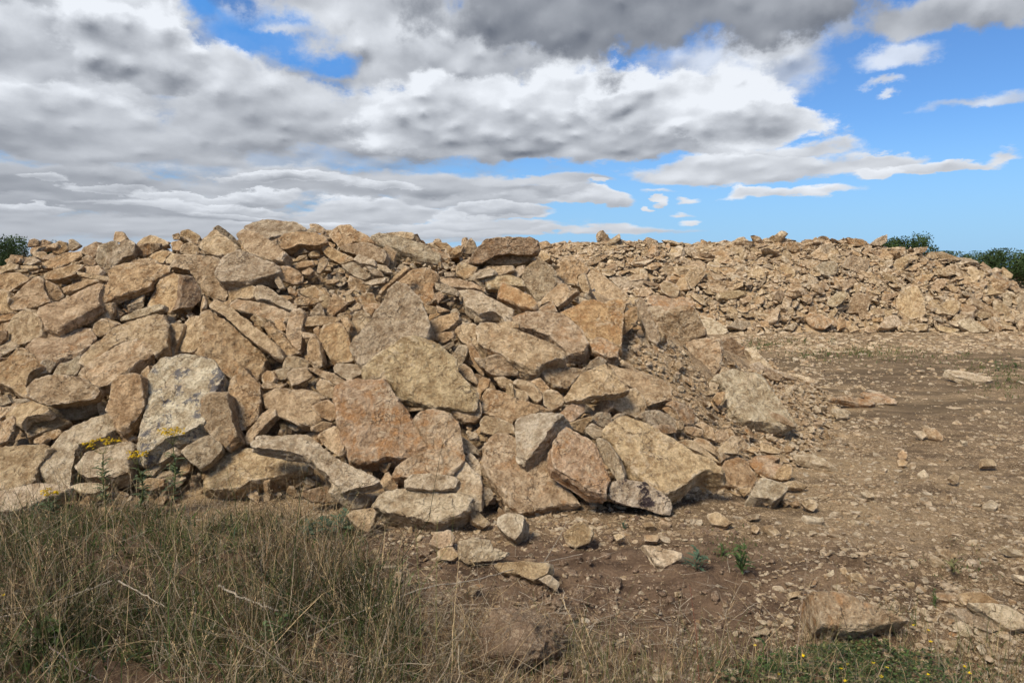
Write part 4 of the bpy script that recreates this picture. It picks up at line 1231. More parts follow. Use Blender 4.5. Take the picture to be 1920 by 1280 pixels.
def describe(s):
    if s['handle']:
        return s['handle']
    a = s['area']
    sz = 'large' if a > 6500 else 'medium' if a > 2200 else 'small' if a > 900 else 'very small'
    cand = sorted(marks, key=lambda m: np.hypot(*(m['c'] - s['c'])) - 0.35 * math.sqrt(m['area']))
    for m in cand[:8]:
        d = s['c'] - m['c']
        ax = 'right of' if d[0] > 0 else 'left of'
        ay = 'below' if d[1] > 0 else 'above'
        r = abs(d[0]) / (abs(d[1]) + 1e-6)
        rel = ax if r > 2.2 else ay if r < 0.45 else ay + ' and ' + ax
        t = '%s %s %s stone %s the %s' % (sz, TONE_WORD[s['tone'][0]], shape_word(s), rel, m['handle'])
        w = t.split()
        if len(w) > 16:
            t = ' '.join(w[:16])
            while t.split()[-1] in ('the', 'a', 'of', 'and', 'with', 'its', 'in', 'on', 'at', 'to', 'down', 'lying', 'an', 'from', 'by', 'two', 'under', 'above', 'near', 'into', 'between', 'right', 'left', 'whitish', 'light', 'far', 'large', 'big', 'broad', 'pale', 'long'):
                t = ' '.join(t.split()[:-1])
        if t not in used:
            used.add(t)
            return t
    return t


loose = []
for s in stones:
    p, c = s['p'], s['c']
    P, t = unproject(c + (p - c) * 1.06, s['P0'], s['n'])
    n = s['n']
    # in-plane axes
    ax = np.cross([0, 0, 1.0], n); ax /= np.linalg.norm(ax)
    ay = np.cross(n, ax)
    rel = P - s['P0']
    poly = np.stack([rel @ ax, rel @ ay], 1)
    pc = poly_centroid(poly)
    per = np.linalg.norm(p - np.roll(p, -1, 0), axis=1).sum()
    V, F = slab_mesh(poly, s['thick'], 5000 + s['i'], per)
    rng = np.random.RandomState(s['i'])
    tn = s['tone']
    base = np.array(TONES[tn[0]])
    rgba = base.copy(); rgba[:3] *= (0.90 if s['P0'][1] > 14 else 1.0) * rng.uniform(0.90, 1.10) * (1 + rng.uniform(-0.02, 0.02, 3))
    rgba[3] = np.clip(base[3] + rng.uniform(-0.15, 0.15) + (0.12 if tn.endswith('2') else 0), 0, 1)
    Vw = V[:, :1] * ax + V[:, 1:2] * ay + V[:, 2:3] * n
    loc = s['P0'] + pc[0] * ax + pc[1] * ay
    if s['i'] in single:
        mat = {'W': STONE_BLUE, 'S': STONE_PURPLE}.get(tn, STONE)
        flat = s['thick'] < 0.45 * s['size']
        o = new_mesh('flat_stone' if flat else 'stone', Vw, F, mat, False, rgba, loc=loc)
        o['kind'] = 'thing'
        s['obj'] = o
        o.data.attributes.new('bed', 'FLOAT', 'POINT').data.foreach_set('value', slab_mesh.bed.astype(np.float32))
        far = s['P0'][1] > 14
        grp_ = 'stones of the far rubble bank' if far else 'stones lying on the open ground' if s['flat_ground'] else 'stones of the near rubble pile'
        tag(o, describe(s), 'stone', grp_)
    else:
        loose.append((Vw + loc, F, rgba))
if loose:
    v, f, t = merge(loose)
    tag(new_mesh('loose_rubble', v, f, STONE, False, t), 'smaller stones wedged between the big ones', 'rubble', kind='stuff')
# ---------------------------------------------------------------- small rubble too many to count
def ico(n):
    import bmesh
    bm = bmesh.new(); bmesh.ops.create_icosphere(bm, subdivisions=n, radius=1.0)
    v = np.array([x.co[:] for x in bm.verts]); f = np.array([[x.index for x in q.verts] for q in bm.faces])
    bm.free()
    return v, f


def fragment(n, seed, flat=(0.15, 0.52)):
    """A broken piece: a ball cut by flat faces, roughened."""
    rng = np.random.RandomState(seed)
    v, f = ico(n)
    v = v * np.array([1.0, rng.uniform(0.5, 0.85), 1.0]) * 1.45
    for _ in range(rng.randint(6, 10)):
        a = rng.uniform(0, 6.283); e = rng.normal(0, 0.28)
        d = np.array([math.cos(a) * math.cos(e), math.sin(a) * math.cos(e), math.sin(e)])
        lim = rng.uniform(0.50, 0.9) * (0.72 + 0.28 * abs(d[0]))
        s = v @ d
        v = v - np.maximum(s - lim, 0)[:, None] * d
    for sg in (1, -1):
        d = np.array([rng.normal(0, 0.16), rng.normal(0, 0.16), sg]); d /= np.linalg.norm(d)
        s = v @ d
        v = v - np.maximum(s - 0.62, 0)[:, None] * d
    v[:, 2] *= rng.uniform(*flat)
    o = rng.uniform(-40, 40, 3)
    if n > 1:
        v += (0.035 if n > 2 else 0.02) * np.stack([fbm(v * 3.0 + o + 7 * k, 3, 0.6) for k in range(3)], -1)
    return v / 1.9, f


FR3 = [fragment(4 if k < 6 else 3, 100 + k) for k in range(16)]
FR2 = [fragment(3, 200 + k) for k in range(14)]
FR1 = [fragment(2, 300 + k) for k in range(14)]
FR0 = [fragment(1, 400 + k, (0.5, 0.8)) for k in range(10)]


def rot_from(nrm, spin, tilt, tdir):
    """Rotation matrices: local z to nrm tilted by tilt towards tdir, spun about z."""
    n = len(spin)
    up = nrm / np.linalg.norm(nrm, axis=1)[:, None]
    ref = np.tile([1.0, 0.0, 0.0], (n, 1))
    a = ref - (ref * up).sum(1)[:, None] * up; a /= np.linalg.norm(a, axis=1)[:, None]
    b = np.cross(up, a)
    td = a * np.cos(tdir)[:, None] + b * np.sin(tdir)[:, None]
    z = up * np.cos(tilt)[:, None] + td * np.sin(tilt)[:, None]
    a = ref - (ref * z).sum(1)[:, None] * z; a /= np.linalg.norm(a, axis=1)[:, None] + 1e-9
    b = np.cross(z, a)
    x = a * np.cos(spin)[:, None] + b * np.sin(spin)[:, None]
    y = np.cross(z, x)
    return np.stack([x, y, z], -1)


def bake(protos, pos, size, R, rng, tints):
    idx = rng.randint(0, len(protos), len(pos))
    out_ = []
    for k, (v, f) in enumerate(protos):
        s = np.where(idx == k)[0]
        if not len(s):
            continue
        W_ = np.einsum('nij,vj->nvi', R[s] * size[s][:, None, None], v) + pos[s][:, None]
        nv = len(v)
        F_ = (f[None] + (np.arange(len(s)) * nv)[:, None, None]).reshape(-1, 3)
        out_.append((W_.reshape(-1, 3), F_, np.repeat(tints[s], nv, 0)))
    return out_


def random_tints(rng, n, names='ttoooygggwrd', gain=1.0):
    pal = np.array([TONES[k] for k in names])
    t = pal[rng.randint(0, len(pal), n)].copy()
    t[:, :3] *= (rng.uniform(0.82, 1.12, n) * gain)[:, None]
    t[:, 3] = np.clip(t[:, 3] + rng.uniform(-0.2, 0.2, n), 0, 1)
    return t


def slope_normal(fn, x, y, e=0.12):
    dx_ = (fn(x + e, y) - fn(x - e, y)) / (2 * e); dy_ = (fn(x, y + e) - fn(x, y - e)) / (2 * e)
    n = np.stack([-dx_, -dy_, np.ones_like(x)], -1)
    return n / np.linalg.norm(n, axis=1)[:, None]


def clear_of_stones(pos, size, slack=0.03):
    ok = np.ones(len(pos), bool)
    for ox, oz in ((0, 0), (0.4, 0), (-0.4, 0), (0, 0.4), (0, -0.4)):
        q = pos + np.stack([ox * size, 0 * size, oz * size], -1)
        u, v, d = project(q)
        iu, iv = (u / 4).astype(int), (v / 4).astype(int)
        ins = (iu >= 0) & (iu < ZW) & (iv >= 0) & (iv < ZH) & (d > 0)
        z = np.full(len(pos), 1e9)
        z[ins] = ZBUF[iv[ins], iu[ins]]
        ok &= (d - 0.42 * size) > z - slack
        # nothing to reject where no stone is drawn
        ok |= False
    return ok


def clear2(pos, size, slack=0.03):
    bad = np.zeros(len(pos), bool)
    for ox, oz in ((0, 0), (0.38, 0), (-0.38, 0), (0, 0.38), (0, -0.38)):
        q = pos + np.stack([ox * size, 0 * size, oz * size], -1)
        u, v, d = project(q)
        iu, iv = (u / 4).astype(int), (v / 4).astype(int)
        ins = (iu >= 0) & (iu < ZW) & (iv >= 0) & (iv < ZH) & (d > 0)
        z = np.full(len(pos), 1e9)
        z[ins] = ZBUF[iv[ins], iu[ins]]
        bad |= (z < 1e8) & ((d - 0.35 * size) < z + slack)
    return ~bad


def power(rng, n, lo, hi, k):
    u = rng.rand(n)
    return (lo ** -k + u * (hi ** -k - lo ** -k)) ** (-1 / k)


# --- near pile
rng = np.random.RandomState(11)
N = 27000
x = rng.uniform(-9, 5.2, N); y = rng.uniform(4.0, 11.5, N)
z = mound_near(x, y)
keep = z > 0.0
a_ = x / y
keep &= ~((y > 9.0) & (rng.rand(N) < 0.7)) & ~((a_ < -0.95) & (rng.rand(N) < 0.6))
x, y, z = x[keep], y[keep], z[keep]
n = len(x)
sz = power(rng, n, 0.04, 0.40, 1.45)
u, v, d = project(np.stack([x, y, z], -1))
fine_zone = (u > 1180) & (v > 640)
sz = np.where(fine_zone, np.minimum(sz, rng.uniform(0.03, 0.13, n)), sz)
nr_ = slope_normal(mound_near, x, y)
R = rot_from(nr_, rng.uniform(0, 6.28, n), np.abs(rng.normal(0.3, 0.5, n)), rng.uniform(0, 6.28, n))
pos = np.stack([x, y, z], -1) + nr_ * (rng.uniform(-0.09, 0.05, n) * np.minimum(1, sz / 0.12))[:, None]
ok = clear2(pos, sz, 0.02)
ti = random_tints(rng, n)
parts = []
for lo, hi, pr in ((0.11, 9, FR3), (0.065, 0.11, FR2), (0, 0.065, FR1)):
    s = ok & (sz >= lo) & (sz < hi)
    parts += bake(pr, pos[s], sz[s], R[s], rng, ti[s])
v_, f_, t_ = merge(parts)
tag(new_mesh('near_pile_rubble', v_, f_, STONE, False, t_), 'loose broken limestone filling the gaps of the near pile', 'rubble', kind='stuff')
print('near fill', n, ok.sum(), len(v_))

# --- far bank
N = 21000
x = rng.uniform(-5, 16.5, N); y = rng.uniform(17.4, 22.5, N)
z = mound_far(x, y)
keep = (z > 0.0) & ~((y > 21.2) & (rng.rand(N) < 0.6))
x, y, z = x[keep], y[keep], z[keep]; n = len(x)
sz = power(rng, n, 0.11, 0.72, 1.9)
nr_ = slope_normal(mound_far, x, y)
R = rot_from(nr_ + np.array([0, 0, 0.5]), rng.uniform(0, 6.28, n), np.abs(rng.normal(0.2, 0.4, n)), rng.uniform(0, 6.28, n))
pos = np.stack([x, y, z], -1) + nr_ * (rng.uniform(-0.02, 0.14, n))[:, None]
ok = clear2(pos, sz, 0.02)
ti = random_tints(rng, n, 'ttooyyyrodw', 0.82)
parts = []
for lo, hi, pr in ((0.24, 9, FR2), (0, 0.24, FR1)):
    s = ok & (sz >= lo) & (sz < hi)
    parts += bake(pr, pos[s], sz[s], R[s], rng, ti[s])
v_, f_, t_ = merge(parts)
tag(new_mesh('far_bank_rubble', v_, f_, STONE, False, t_), 'mass of small broken stone making up the far bank', 'rubble', kind='stuff')
print('far fill', n, ok.sum(), len(v_))

# --- pebbles and chips on the open ground
def pebbles(N, u0, u1, v0, v1, lo, hi, k, names, seed, protos):
    rng = np.random.RandomState(seed)
    uu = rng.uniform(u0, u1, N); vv = v0 + (v1 - v0) * rng.rand(N)
    r = rays(uu, vv); t = -CAM_H / r[:, 2]
    x, y = r[:, 0] * t, r[:, 1] * t
    jit = rng.normal(0, 0.02, (N, 2)); x = x + jit[:, 0] * y * .3; y = y + jit[:, 1] * y * .3
    clump = vnoise(np.stack([x * 1.1, y * 1.1, x * 0], -1)) + 0.5 * vnoise(np.stack([x * 4, y * 4, x * 0 + 5], -1))
    keep = (mound_near(x, y) < 0.05) & (mound_far(x, y) < 0.02) & (rng.rand(N) < 0.62 + 0.55 * clump)
    uk, vk, _ = project(np.stack([x, y, x * 0], -1))
    keep &= ~((vk > 1030) & (uk < 1420) & (rng.rand(N) < 0.72)) & ~((uk < 700) & (vk > 985) & (rng.rand(N) < 0.8))
    x, y = x[keep], y[keep]; n = len(x)
    sz = power(rng, n, lo, hi, k) * np.clip(y / 5.0, 0.8, 3.0) ** 0.85
    z = ground_shape(x, y)
    up = np.tile([0, 0, 1.0], (n, 1)) + rng.normal(0, 0.12, (n, 3))
    R = rot_from(up, rng.uniform(0, 6.28, n), np.abs(rng.normal(0, 0.2, n)), rng.uniform(0, 6.28, n))
    pos = np.stack([x, y, z - 0.01 * sz], -1)
    ok = clear2(pos, sz, -0.02)
    return bake(protos, pos[ok], sz[ok], R[ok], rng, random_tints(rng, ok.sum(), names, 0.92))


parts = pebbles(48000, 300, 2150, 650, 1300, 0.008, 0.05, 1.5, 'ttoyywwgord', 21, FR0)
parts += pebbles(10000, 560, 2150, 632, 1300, 0.03, 0.11, 2.3, 'ttoyywwgor', 22, FR1)
parts += pebbles(5200, 1000, 1650, 640, 1010, 0.02, 0.10, 1.9, 'ttooyyw', 23, FR1)
parts += pebbles(2600, 1250, 2000, 618, 660, 0.03, 0.10, 1.9, 'ttooyyw', 25, FR1)
v_, f_, t_ = merge(parts)
tag(new_mesh('gravel', v_, f_, STONE, False, t_), 'pebbles and stone chips strewn over the bare earth', 'gravel', kind='stuff')
print('gravel', len(v_))

# small gravel on the dirt of the near mound
rng = np.random.RandomState(31)
N = 16000
uu = np.where(rng.rand(N) < 0.65, rng.uniform(1180, 1560, N), rng.uniform(0, 1250, N)); vv = rng.uniform(500, 960, N)
r = rays(uu, vv)
ys = np.linspace(4, 10, 121)
X = r[:, :1] / r[:, 1:2] * ys; Zr = CAM_H + r[:, 2:3] / r[:, 1:2] * ys
H = near_surface(X, np.broadcast_to(ys, X.shape))
hit = (Zr - H) <= 0
k = hit.argmax(1); ok0 = hit.any(1) & (k > 0)
x = X[np.arange(N), k][ok0]; y = ys[k][ok0]; z = H[np.arange(N), k][ok0]
n = len(x); sz = power(rng, n, 0.012, 0.07, 1.6)
nr_ = slope_normal(mound_near, x, y)
R = rot_from(nr_, rng.uniform(0, 6.28, n), np.abs(rng.normal(0, 0.3, n)), rng.uniform(0, 6.28, n))
pos = np.stack([x, y, z + 0.3 * sz], -1)
ok = clear2(pos, sz, 0.0)
v_, f_, t_ = merge(bake(FR1, pos[ok], sz[ok], R[ok], rng, random_tints(rng, ok.sum(), 'ttoooyyw')))
tag(new_mesh('mound_gravel', v_, f_, STONE, False, t_), 'fine broken stone on the earth of the near mound', 'gravel', kind='stuff')
# ---------------------------------------------------------------- plants
def leaf_mat(name, rough=0.65, spec=0.2, trans=0.25):
    m, T, b = new_mat(name, rough, spec)
    col = T.attr('tint')
    pos = T.n.new('ShaderNodeNewGeometry').outputs['Position']
    c = T.mix(T.ramp(T.noise(pos, 55.0, 3, 0.6), 0.3, 0.7), T.v('MULTIPLY', col, (0.72, 0.72, 0.7)), T.v('MULTIPLY', col, (1.25, 1.22, 1.15)))
    T.l.new(c, b.inputs['Base Color'])
    if trans:
        tr = T.n.new('ShaderNodeBsdfTranslucent'); T.l.new(c, tr.inputs[0])
        mx = T.n.new('ShaderNodeMixShader'); mx.inputs[0].default_value = trans
        o = [k for k in T.n if k.type == 'OUTPUT_MATERIAL'][0]
        T.l.new(b.outputs[0], mx.inputs[1]); T.l.new(tr.outputs[0], mx.inputs[2]); T.l.new(mx.outputs[0], o.inputs[0])
    return m


GRASS = leaf_mat('dry_grass_blades', 0.8, 0.1)
LEAF = leaf_mat('green_leaves', 0.6, 0.25)
PETAL = leaf_mat('petals', 0.7, 0.1, 0.3)
BARK = leaf_mat('woody_stem', 0.9, 0.05, 0)
SOILC = soil_mat('soil_clods', (0.13, 0.08, 0.052, 1), (0.23, 0.15, 0.10, 1), (0.28, 0.19, 0.12, 1), (0.36, 0.27, 0.18, 1))

STRAW = (0.46, 0.34, 0.195); DEAD = (0.36, 0.295, 0.215); OLIVE = (0.15, 0.145, 0.06); GREEN = (0.075, 0.115, 0.035); BROWNG = (0.20, 0.125, 0.07); BLUEG = (0.075, 0.115, 0.07)


def blades(root, length, width, lean, ldir, curl, tint, seg=4, flat_face=None, rng=None):
    """Tapering curved ribbons. All arrays of length n."""
    n = len(root)
    t = np.linspace(0, 1, seg + 1)
    ang = lean[:, None] + curl[:, None] * t[None] ** 1.5
    ds = length[:, None] / seg
    hx = np.cumsum(np.sin(ang) * ds, 1) - (np.sin(ang) * ds)[:, :1]
    hz = np.cumsum(np.cos(ang) * ds, 1) - (np.cos(ang) * ds)[:, :1]
    dirv = np.stack([np.cos(ldir), np.sin(ldir)], -1)
    P = np.empty((n, seg + 1, 3))
    P[..., :2] = root[:, None, :2] + hx[..., None] * dirv[:, None]
    P[..., 2] = root[:, None, 2] + hz
    wob = rng.normal(0, 0.03, (n, seg + 1, 2)) * length[:, None, None] * t[None, :, None]
    P[..., :2] += wob
    fa = rng.uniform(0, 6.28, n)
    side = np.stack([np.cos(fa), np.sin(fa), np.zeros(n)], -1)
    w = width[:, None] * (1 - 0.85 * t[None] ** 1.6) * 0.5
    A = P - side[:, None] * w[..., None]; B = P + side[:, None] * w[..., None]
    V = np.stack([A, B], 2).reshape(-1, 3)
    k = np.arange(seg)
    f = np.stack([2 * k, 2 * k + 1, 2 * k + 3, 2 * k + 2], -1)
    Fc = (f[None] + (np.arange(n) * 2 * (seg + 1))[:, None, None]).reshape(-1, 4)
    T_ = np.repeat(np.concatenate([tint, np.ones((n, 1))], 1), 2 * (seg + 1), 0)
    return V, Fc, T_, P


def pick_tints(rng, n, table):
    cols = np.array([c for c, w in table]); ws = np.array([w for c, w in table], float); ws /= ws.sum()
    t = cols[rng.choice(len(cols), n, p=ws)]
    return t * rng.uniform(0.65, 1.25, n)[:, None]


EDGE_U = [-900, 0, 150, 350, 500, 620, 680, 705, 760, 1050, 1200, 1360, 1420, 1720, 1760, 2300]
EDGE_V = [1000, 975, 960, 955, 965, 990, 1030, 1105, 1160, 1195, 1235, 1225, 1185, 1185, 1235, 1250]


def patchy(rng, roots, dry, green):
    k = vnoise(roots * np.array([1.9, 1.9, 0]) + 3.3) + 0.6 * vnoise(roots * np.array([6, 6, 0])) + rng.normal(0, .35, len(roots)) > 0.12
    a, b = pick_tints(rng, len(roots), dry), pick_tints(rng, len(roots), green)
    return np.where(k[:, None], b, a) * (0.82 + 0.34 * vnoise(roots * np.array([2.7, 2.7, 0]) + 8))[:, None]


def grass_roots(rng, N, u0, u1, v0, v1, soft=42):
    u = rng.uniform(u0, u1, N)
    g0 = on_ground(0, v0)[1]; g1 = on_ground(0, v1)[1]
    y = rng.uniform(g1, g0, N)
    x = (u - 960) / F_PX * (y * math.cos(PITCH) + CAM_H * math.sin(PITCH))
    uu, vv, _ = project(np.stack([x, y, 0 * x], -1))
    e = np.interp(uu, EDGE_U, EDGE_V)
    clump = vnoise(np.stack([x * 2.6, y * 2.6, x * 0], -1)) * 0.5 + 0.5 * vnoise(np.stack([x * 7, y * 7, x * 0 + 9], -1))
    k = (vv - e + rng.normal(0, soft, N) + 55 * clump - 12 > 0) & (rng.rand(N) < 0.48 + 0.85 * clump)
    z = ground_shape(x, y)
    R_ = np.stack([x, y, z - 0.005], -1)[k]
    return R_, (vv - e)[k], uu[k]


rng = np.random.RandomState(77)
parts = []
MIXL = [(STRAW, 3), (DEAD, 2.5), (OLIVE, 4), (GREEN, 3.5), (BROWNG, 3), ((0.09, 0.075, 0.04), 3)]
R_, inn, uu = grass_roots(rng, 20000, -250, 760, 945, 1620)
n = len(R_)
L = rng.gamma(4, 0.055, n) * np.clip(0.6 + inn / 260, 0.5, 1.15) * (0.95 + 0.6 * vnoise(R_ * np.array([3.0, 3.0, 0])))
parts.append(blades(R_, L, rng.uniform(0.002, 0.0055, n), np.abs(rng.normal(0.1, 0.55, n)), rng.uniform(0, 6.28, n), rng.normal(0.35, 0.8, n), patchy(rng, R_, [(STRAW, 5), (DEAD, 2), (BROWNG, 4), ((0.07, 0.052, 0.03), 6)], [(OLIVE, 5), (GREEN, 6), (STRAW, 1), ((0.045, 0.06, 0.022), 6)]), rng=rng)[:3])
# low green undergrowth
R_, inn, uu = grass_roots(rng, 34000, -250, 780, 960, 1500)
n = len(R_)
parts.append(blades(R_, rng.uniform(0.03, 0.13, n), rng.uniform(0.004, 0.013, n), np.abs(rng.normal(0.4, 0.4, n)), rng.uniform(0, 6.28, n), rng.normal(0.7, 0.5, n), pick_tints(rng, n, [(GREEN, 6), (OLIVE, 3), (BLUEG, 2), (BROWNG, 1)]), rng=rng)[:3])
# fallen and tangled dead stems
R_, inn, uu = grass_roots(rng, 19000, -250, 960, 960, 1500)
n = len(R_); R_[:, 2] += rng.gamma(1.6, 0.042, n)
parts.append(blades(R_, rng.uniform(0.10, 0.42, n), rng.uniform(0.0018, 0.0040, n), rng.normal(1.40, 0.30, n), rng.uniform(0, 6.28, n), rng.normal(0, 0.3, n), pick_tints(rng, n, [(STRAW, 3), (DEAD, 6), (BROWNG, 3), ((0.07, 0.05, 0.03), 3)]) * 0.85, rng=rng)[:3])
# tall thin stalks with seed heads standing above the rest
R_, inn, uu = grass_roots(rng, 1300, -200, 760, 958, 1500, 12)
n = len(R_)
tn_ = pick_tints(rng, n, [(STRAW, 6), (DEAD, 3), (OLIVE, 2)]) * 1.1
a_, b_, c_, P_ = blades(R_, rng.uniform(0.22, 0.50, n), np.full(n, 0.0026), np.abs(rng.normal(0.1, 0.2, n)), rng.uniform(0, 6.28, n), rng.normal(0.2, 0.3, n), tn_, rng=rng)
parts.append((a_, b_, c_))
hv, hc = [], []
for q in range(16):
    f_ = rng.uniform(0.0, 1.0, (n, 1))
    b0 = P_[:, -2] * (1 - f_) + P_[:, -1] * f_
    d_ = rng.normal(0, 0.5, (n, 3)) + [0, 0, 1.2]; d_ /= np.linalg.norm(d_, axis=1)[:, None]
    s_ = np.cross(d_, [0.3, 0.8, 0.1]) * 0.0016; L_ = rng.uniform(0.006, 0.013, (n, 1))
    hv.append(np.stack([b0, b0 + d_ * L_ * .5 + s_, b0 + d_ * L_, b0 + d_ * L_ * .5 - s_], 1).reshape(-1, 3)); hc.append(np.repeat(np.concatenate([tn_, np.ones((n, 1))], 1), 4, 0))
hv = np.concatenate(hv); parts.append((hv, np.arange(len(hv)).reshape(-1, 4), np.concatenate(hc)))
# strip at the lower middle and right
R_, inn, uu = grass_roots(rng, 17000, 680, 2100, 1160, 1600, 22)
n = len(R_)
L = rng.gamma(4, 0.034, n)
parts.append(blades(R_, L, rng.uniform(0.0016, 0.0034, n), np.abs(rng.normal(0, 0.45, n)), rng.uniform(0, 6.28, n), rng.normal(0.4, 0.6, n), pick_tints(rng, n, [(STRAW, 4), (DEAD, 3), (OLIVE, 3), (GREEN, 2), (BROWNG, 2)]), rng=rng)[:3])
v_, f_, t_ = merge(parts)
tag(new_mesh('dry_grass', v_, f_, GRASS, True, t_), 'tangled dry meadow grass at the foot of the rubble', 'grass', kind='stuff')

# straw lying on the bare soil
N = 4200
u = rng.uniform(480, 1950, N); v = rng.uniform(1000, 1300, N)
wgt = np.exp(-((u - 760) / 230) ** 2 - ((v - 1120) / 90) ** 2) + 0.8 * np.exp(-((u - 1180) / 320) ** 2 - ((v - 1190) / 60) ** 2) + 0.12
k = rng.rand(N) < wgt; u, v = u[k], v[k]
r = rays(u, v); t = -CAM_H / r[:, 2]
x, y = r[:, 0] * t, r[:, 1] * t; n = len(x)
root = np.stack([x, y, ground_shape(x, y) + rng.uniform(0.008, 0.03, n)], -1)
v_, f_, t_, _ = blades(root, rng.uniform(0.04, 0.22, n), rng.uniform(0.0018, 0.0042, n), rng.normal(1.52, 0.08, n), rng.uniform(0, 6.28, n), rng.normal(0, 0.12, n), pick_tints(rng, n, [((0.46, 0.39, 0.30), 4), (STRAW, 3), (DEAD, 3)]), rng=rng)
tag(new_mesh('fallen_straw', v_, f_, GRASS, True, t_), 'bleached straw and dead stalks lying on the soil', 'straw', kind='stuff')

# crumbs of brown soil
N = 3800
u = rng.uniform(500, 1450, N); v = rng.uniform(965, 1290, N)
wgt = np.exp(-((u - 1060) / 130) ** 2 - ((v - 1130) / 60) ** 2) + 0.6 * np.exp(-((u - 760) / 170) ** 2 - ((v - 1020) / 50) ** 2) + 0.35
k = rng.rand(N) < wgt; u, v = u[k], v[k]
r = rays(u, v); t = -CAM_H / r[:, 2]; x, y = r[:, 0] * t, r[:, 1] * t
pos = np.stack([x, y, ground_shape(x, y)], -1); n = len(x); sz = power(rng, n, 0.012, 0.075, 1.6)
ok = clear2(pos, sz, 0.0) & (mound_near(x, y) < 0.08); pos, sz = pos[ok], sz[ok]; n = len(sz)
LUMP = []
for k in range(8):
    lv, lf = ico(3); o = rng.uniform(-40, 40, 3)
    lv = lv * (1 + 0.30 * fbm(lv * 1.6 + o, 3, 0.6))[:, None] * np.array([1, 0.85, 0.65]) / 2
    LUMP.append((lv, lf))
Rm = rot_from(np.tile([0, 0, 1.0], (n, 1)), rng.uniform(0, 6.28, n), np.abs(rng.normal(0, 0.3, n)), rng.uniform(0, 6.28, n))
v_, f_, _ = merge(bake(LUMP, pos, sz, Rm, rng, np.ones((n, 4))))
tag(new_mesh('soil_crumbs', v_, f_, SOILC, True), 'dark crumbly lumps of turned soil', 'soil', kind='stuff')


# ---- single plants
def jag_leaf(base, direction, length, width, tint, rng, lobes=4, droop=0.5, lift=0.6):
    m_ = lobes * 2 + 1
    t = np.linspace(0, 1, m_)
    d = np.array([math.cos(direction), math.sin(direction), 0])
    el = lift - droop * t * 1.6
    st = length / m_
    px_ = np.cumsum(np.cos(el) * st); pz = np.cumsum(np.sin(el) * st)
    P = np.array(base) + px_[:, None] * d + np.stack([0 * t, 0 * t, pz], -1)
    w = width * np.sin(np.clip(t * 0.92 + 0.08, 0, 1) * math.pi) ** 0.7
    w[1::2] *= 0.45
    w[-1] = 0.0005
    sd = np.array([-d[1], d[0], 0])
    up = np.array([0, 0, 1.0])
    V = np.concatenate([P - sd * w[:, None] / 2 + up * w[:, None] * .18, P, P + sd * w[:, None] / 2 + up * w[:, None] * .18])
    k = np.arange(m_ - 1)
    f = np.concatenate([np.stack([k, k + 1, m_ + k + 1, m_ + k], -1), np.stack([m_ + k, m_ + k + 1, 2 * m_ + k + 1, 2 * m_ + k], -1)])
    c = np.append(np.array(tint) * rng.uniform(0.75, 1.3), 1.0)
    return V, f, c


def weed(u, v, h_px, w_px, label, tint=GREEN, leaves=26, group='green weeds on the soil', seed=0, z=None, stems=3, dist=None):
    rng = np.random.RandomState(900 + seed)
    g = on_ground(u, v) if z is None else z
    if z is None:
        g[2] = float(ground_shape(g[0], g[1]))
    D = g[1]
    h, w = h_px / F_PX * D, w_px / F_PX * D
    root = empty('weed', tuple(g), label, 'weed', group)
    sp, lp = [], []
    for s in range(stems):
        a = rng.uniform(0, 6.28); rr = w * 0.22 * rng.rand()
        top = np.array([math.cos(a) * rr * 2, math.sin(a) * rr * 2, h * rng.uniform(0.6, 1)])
        ts = np.linspace(0, 1, 6)[:, None]
        pts = top * ts + np.array([rng.normal(0, .01), rng.normal(0, .01), 0]) * np.sin(ts * 3.1)
        sp.append(tube(pts, np.linspace(0.0028, 0.0012, 6), 5) + (np.append(np.array(tint) * 1.2, 1),))
        for q in range(leaves // stems):
            tt = rng.uniform(0.05, 1.0)
            b = top * tt
            lp.append(jag_leaf(b, rng.uniform(0, 6.28), w * rng.uniform(0.28, 0.55) * (1.15 - 0.55 * tt), w * rng.uniform(0.08, 0.16), tint, rng, rng.randint(3, 6), rng.uniform(0.2, 0.8), rng.uniform(0.2, 1.1)))
    a, b, c = merge(sp); new_mesh('stem', a, b, LEAF, True, c, parent=root)
    a, b, c = merge(lp); new_mesh('foliage', a, b, LEAF, True, c, parent=root)
    return root


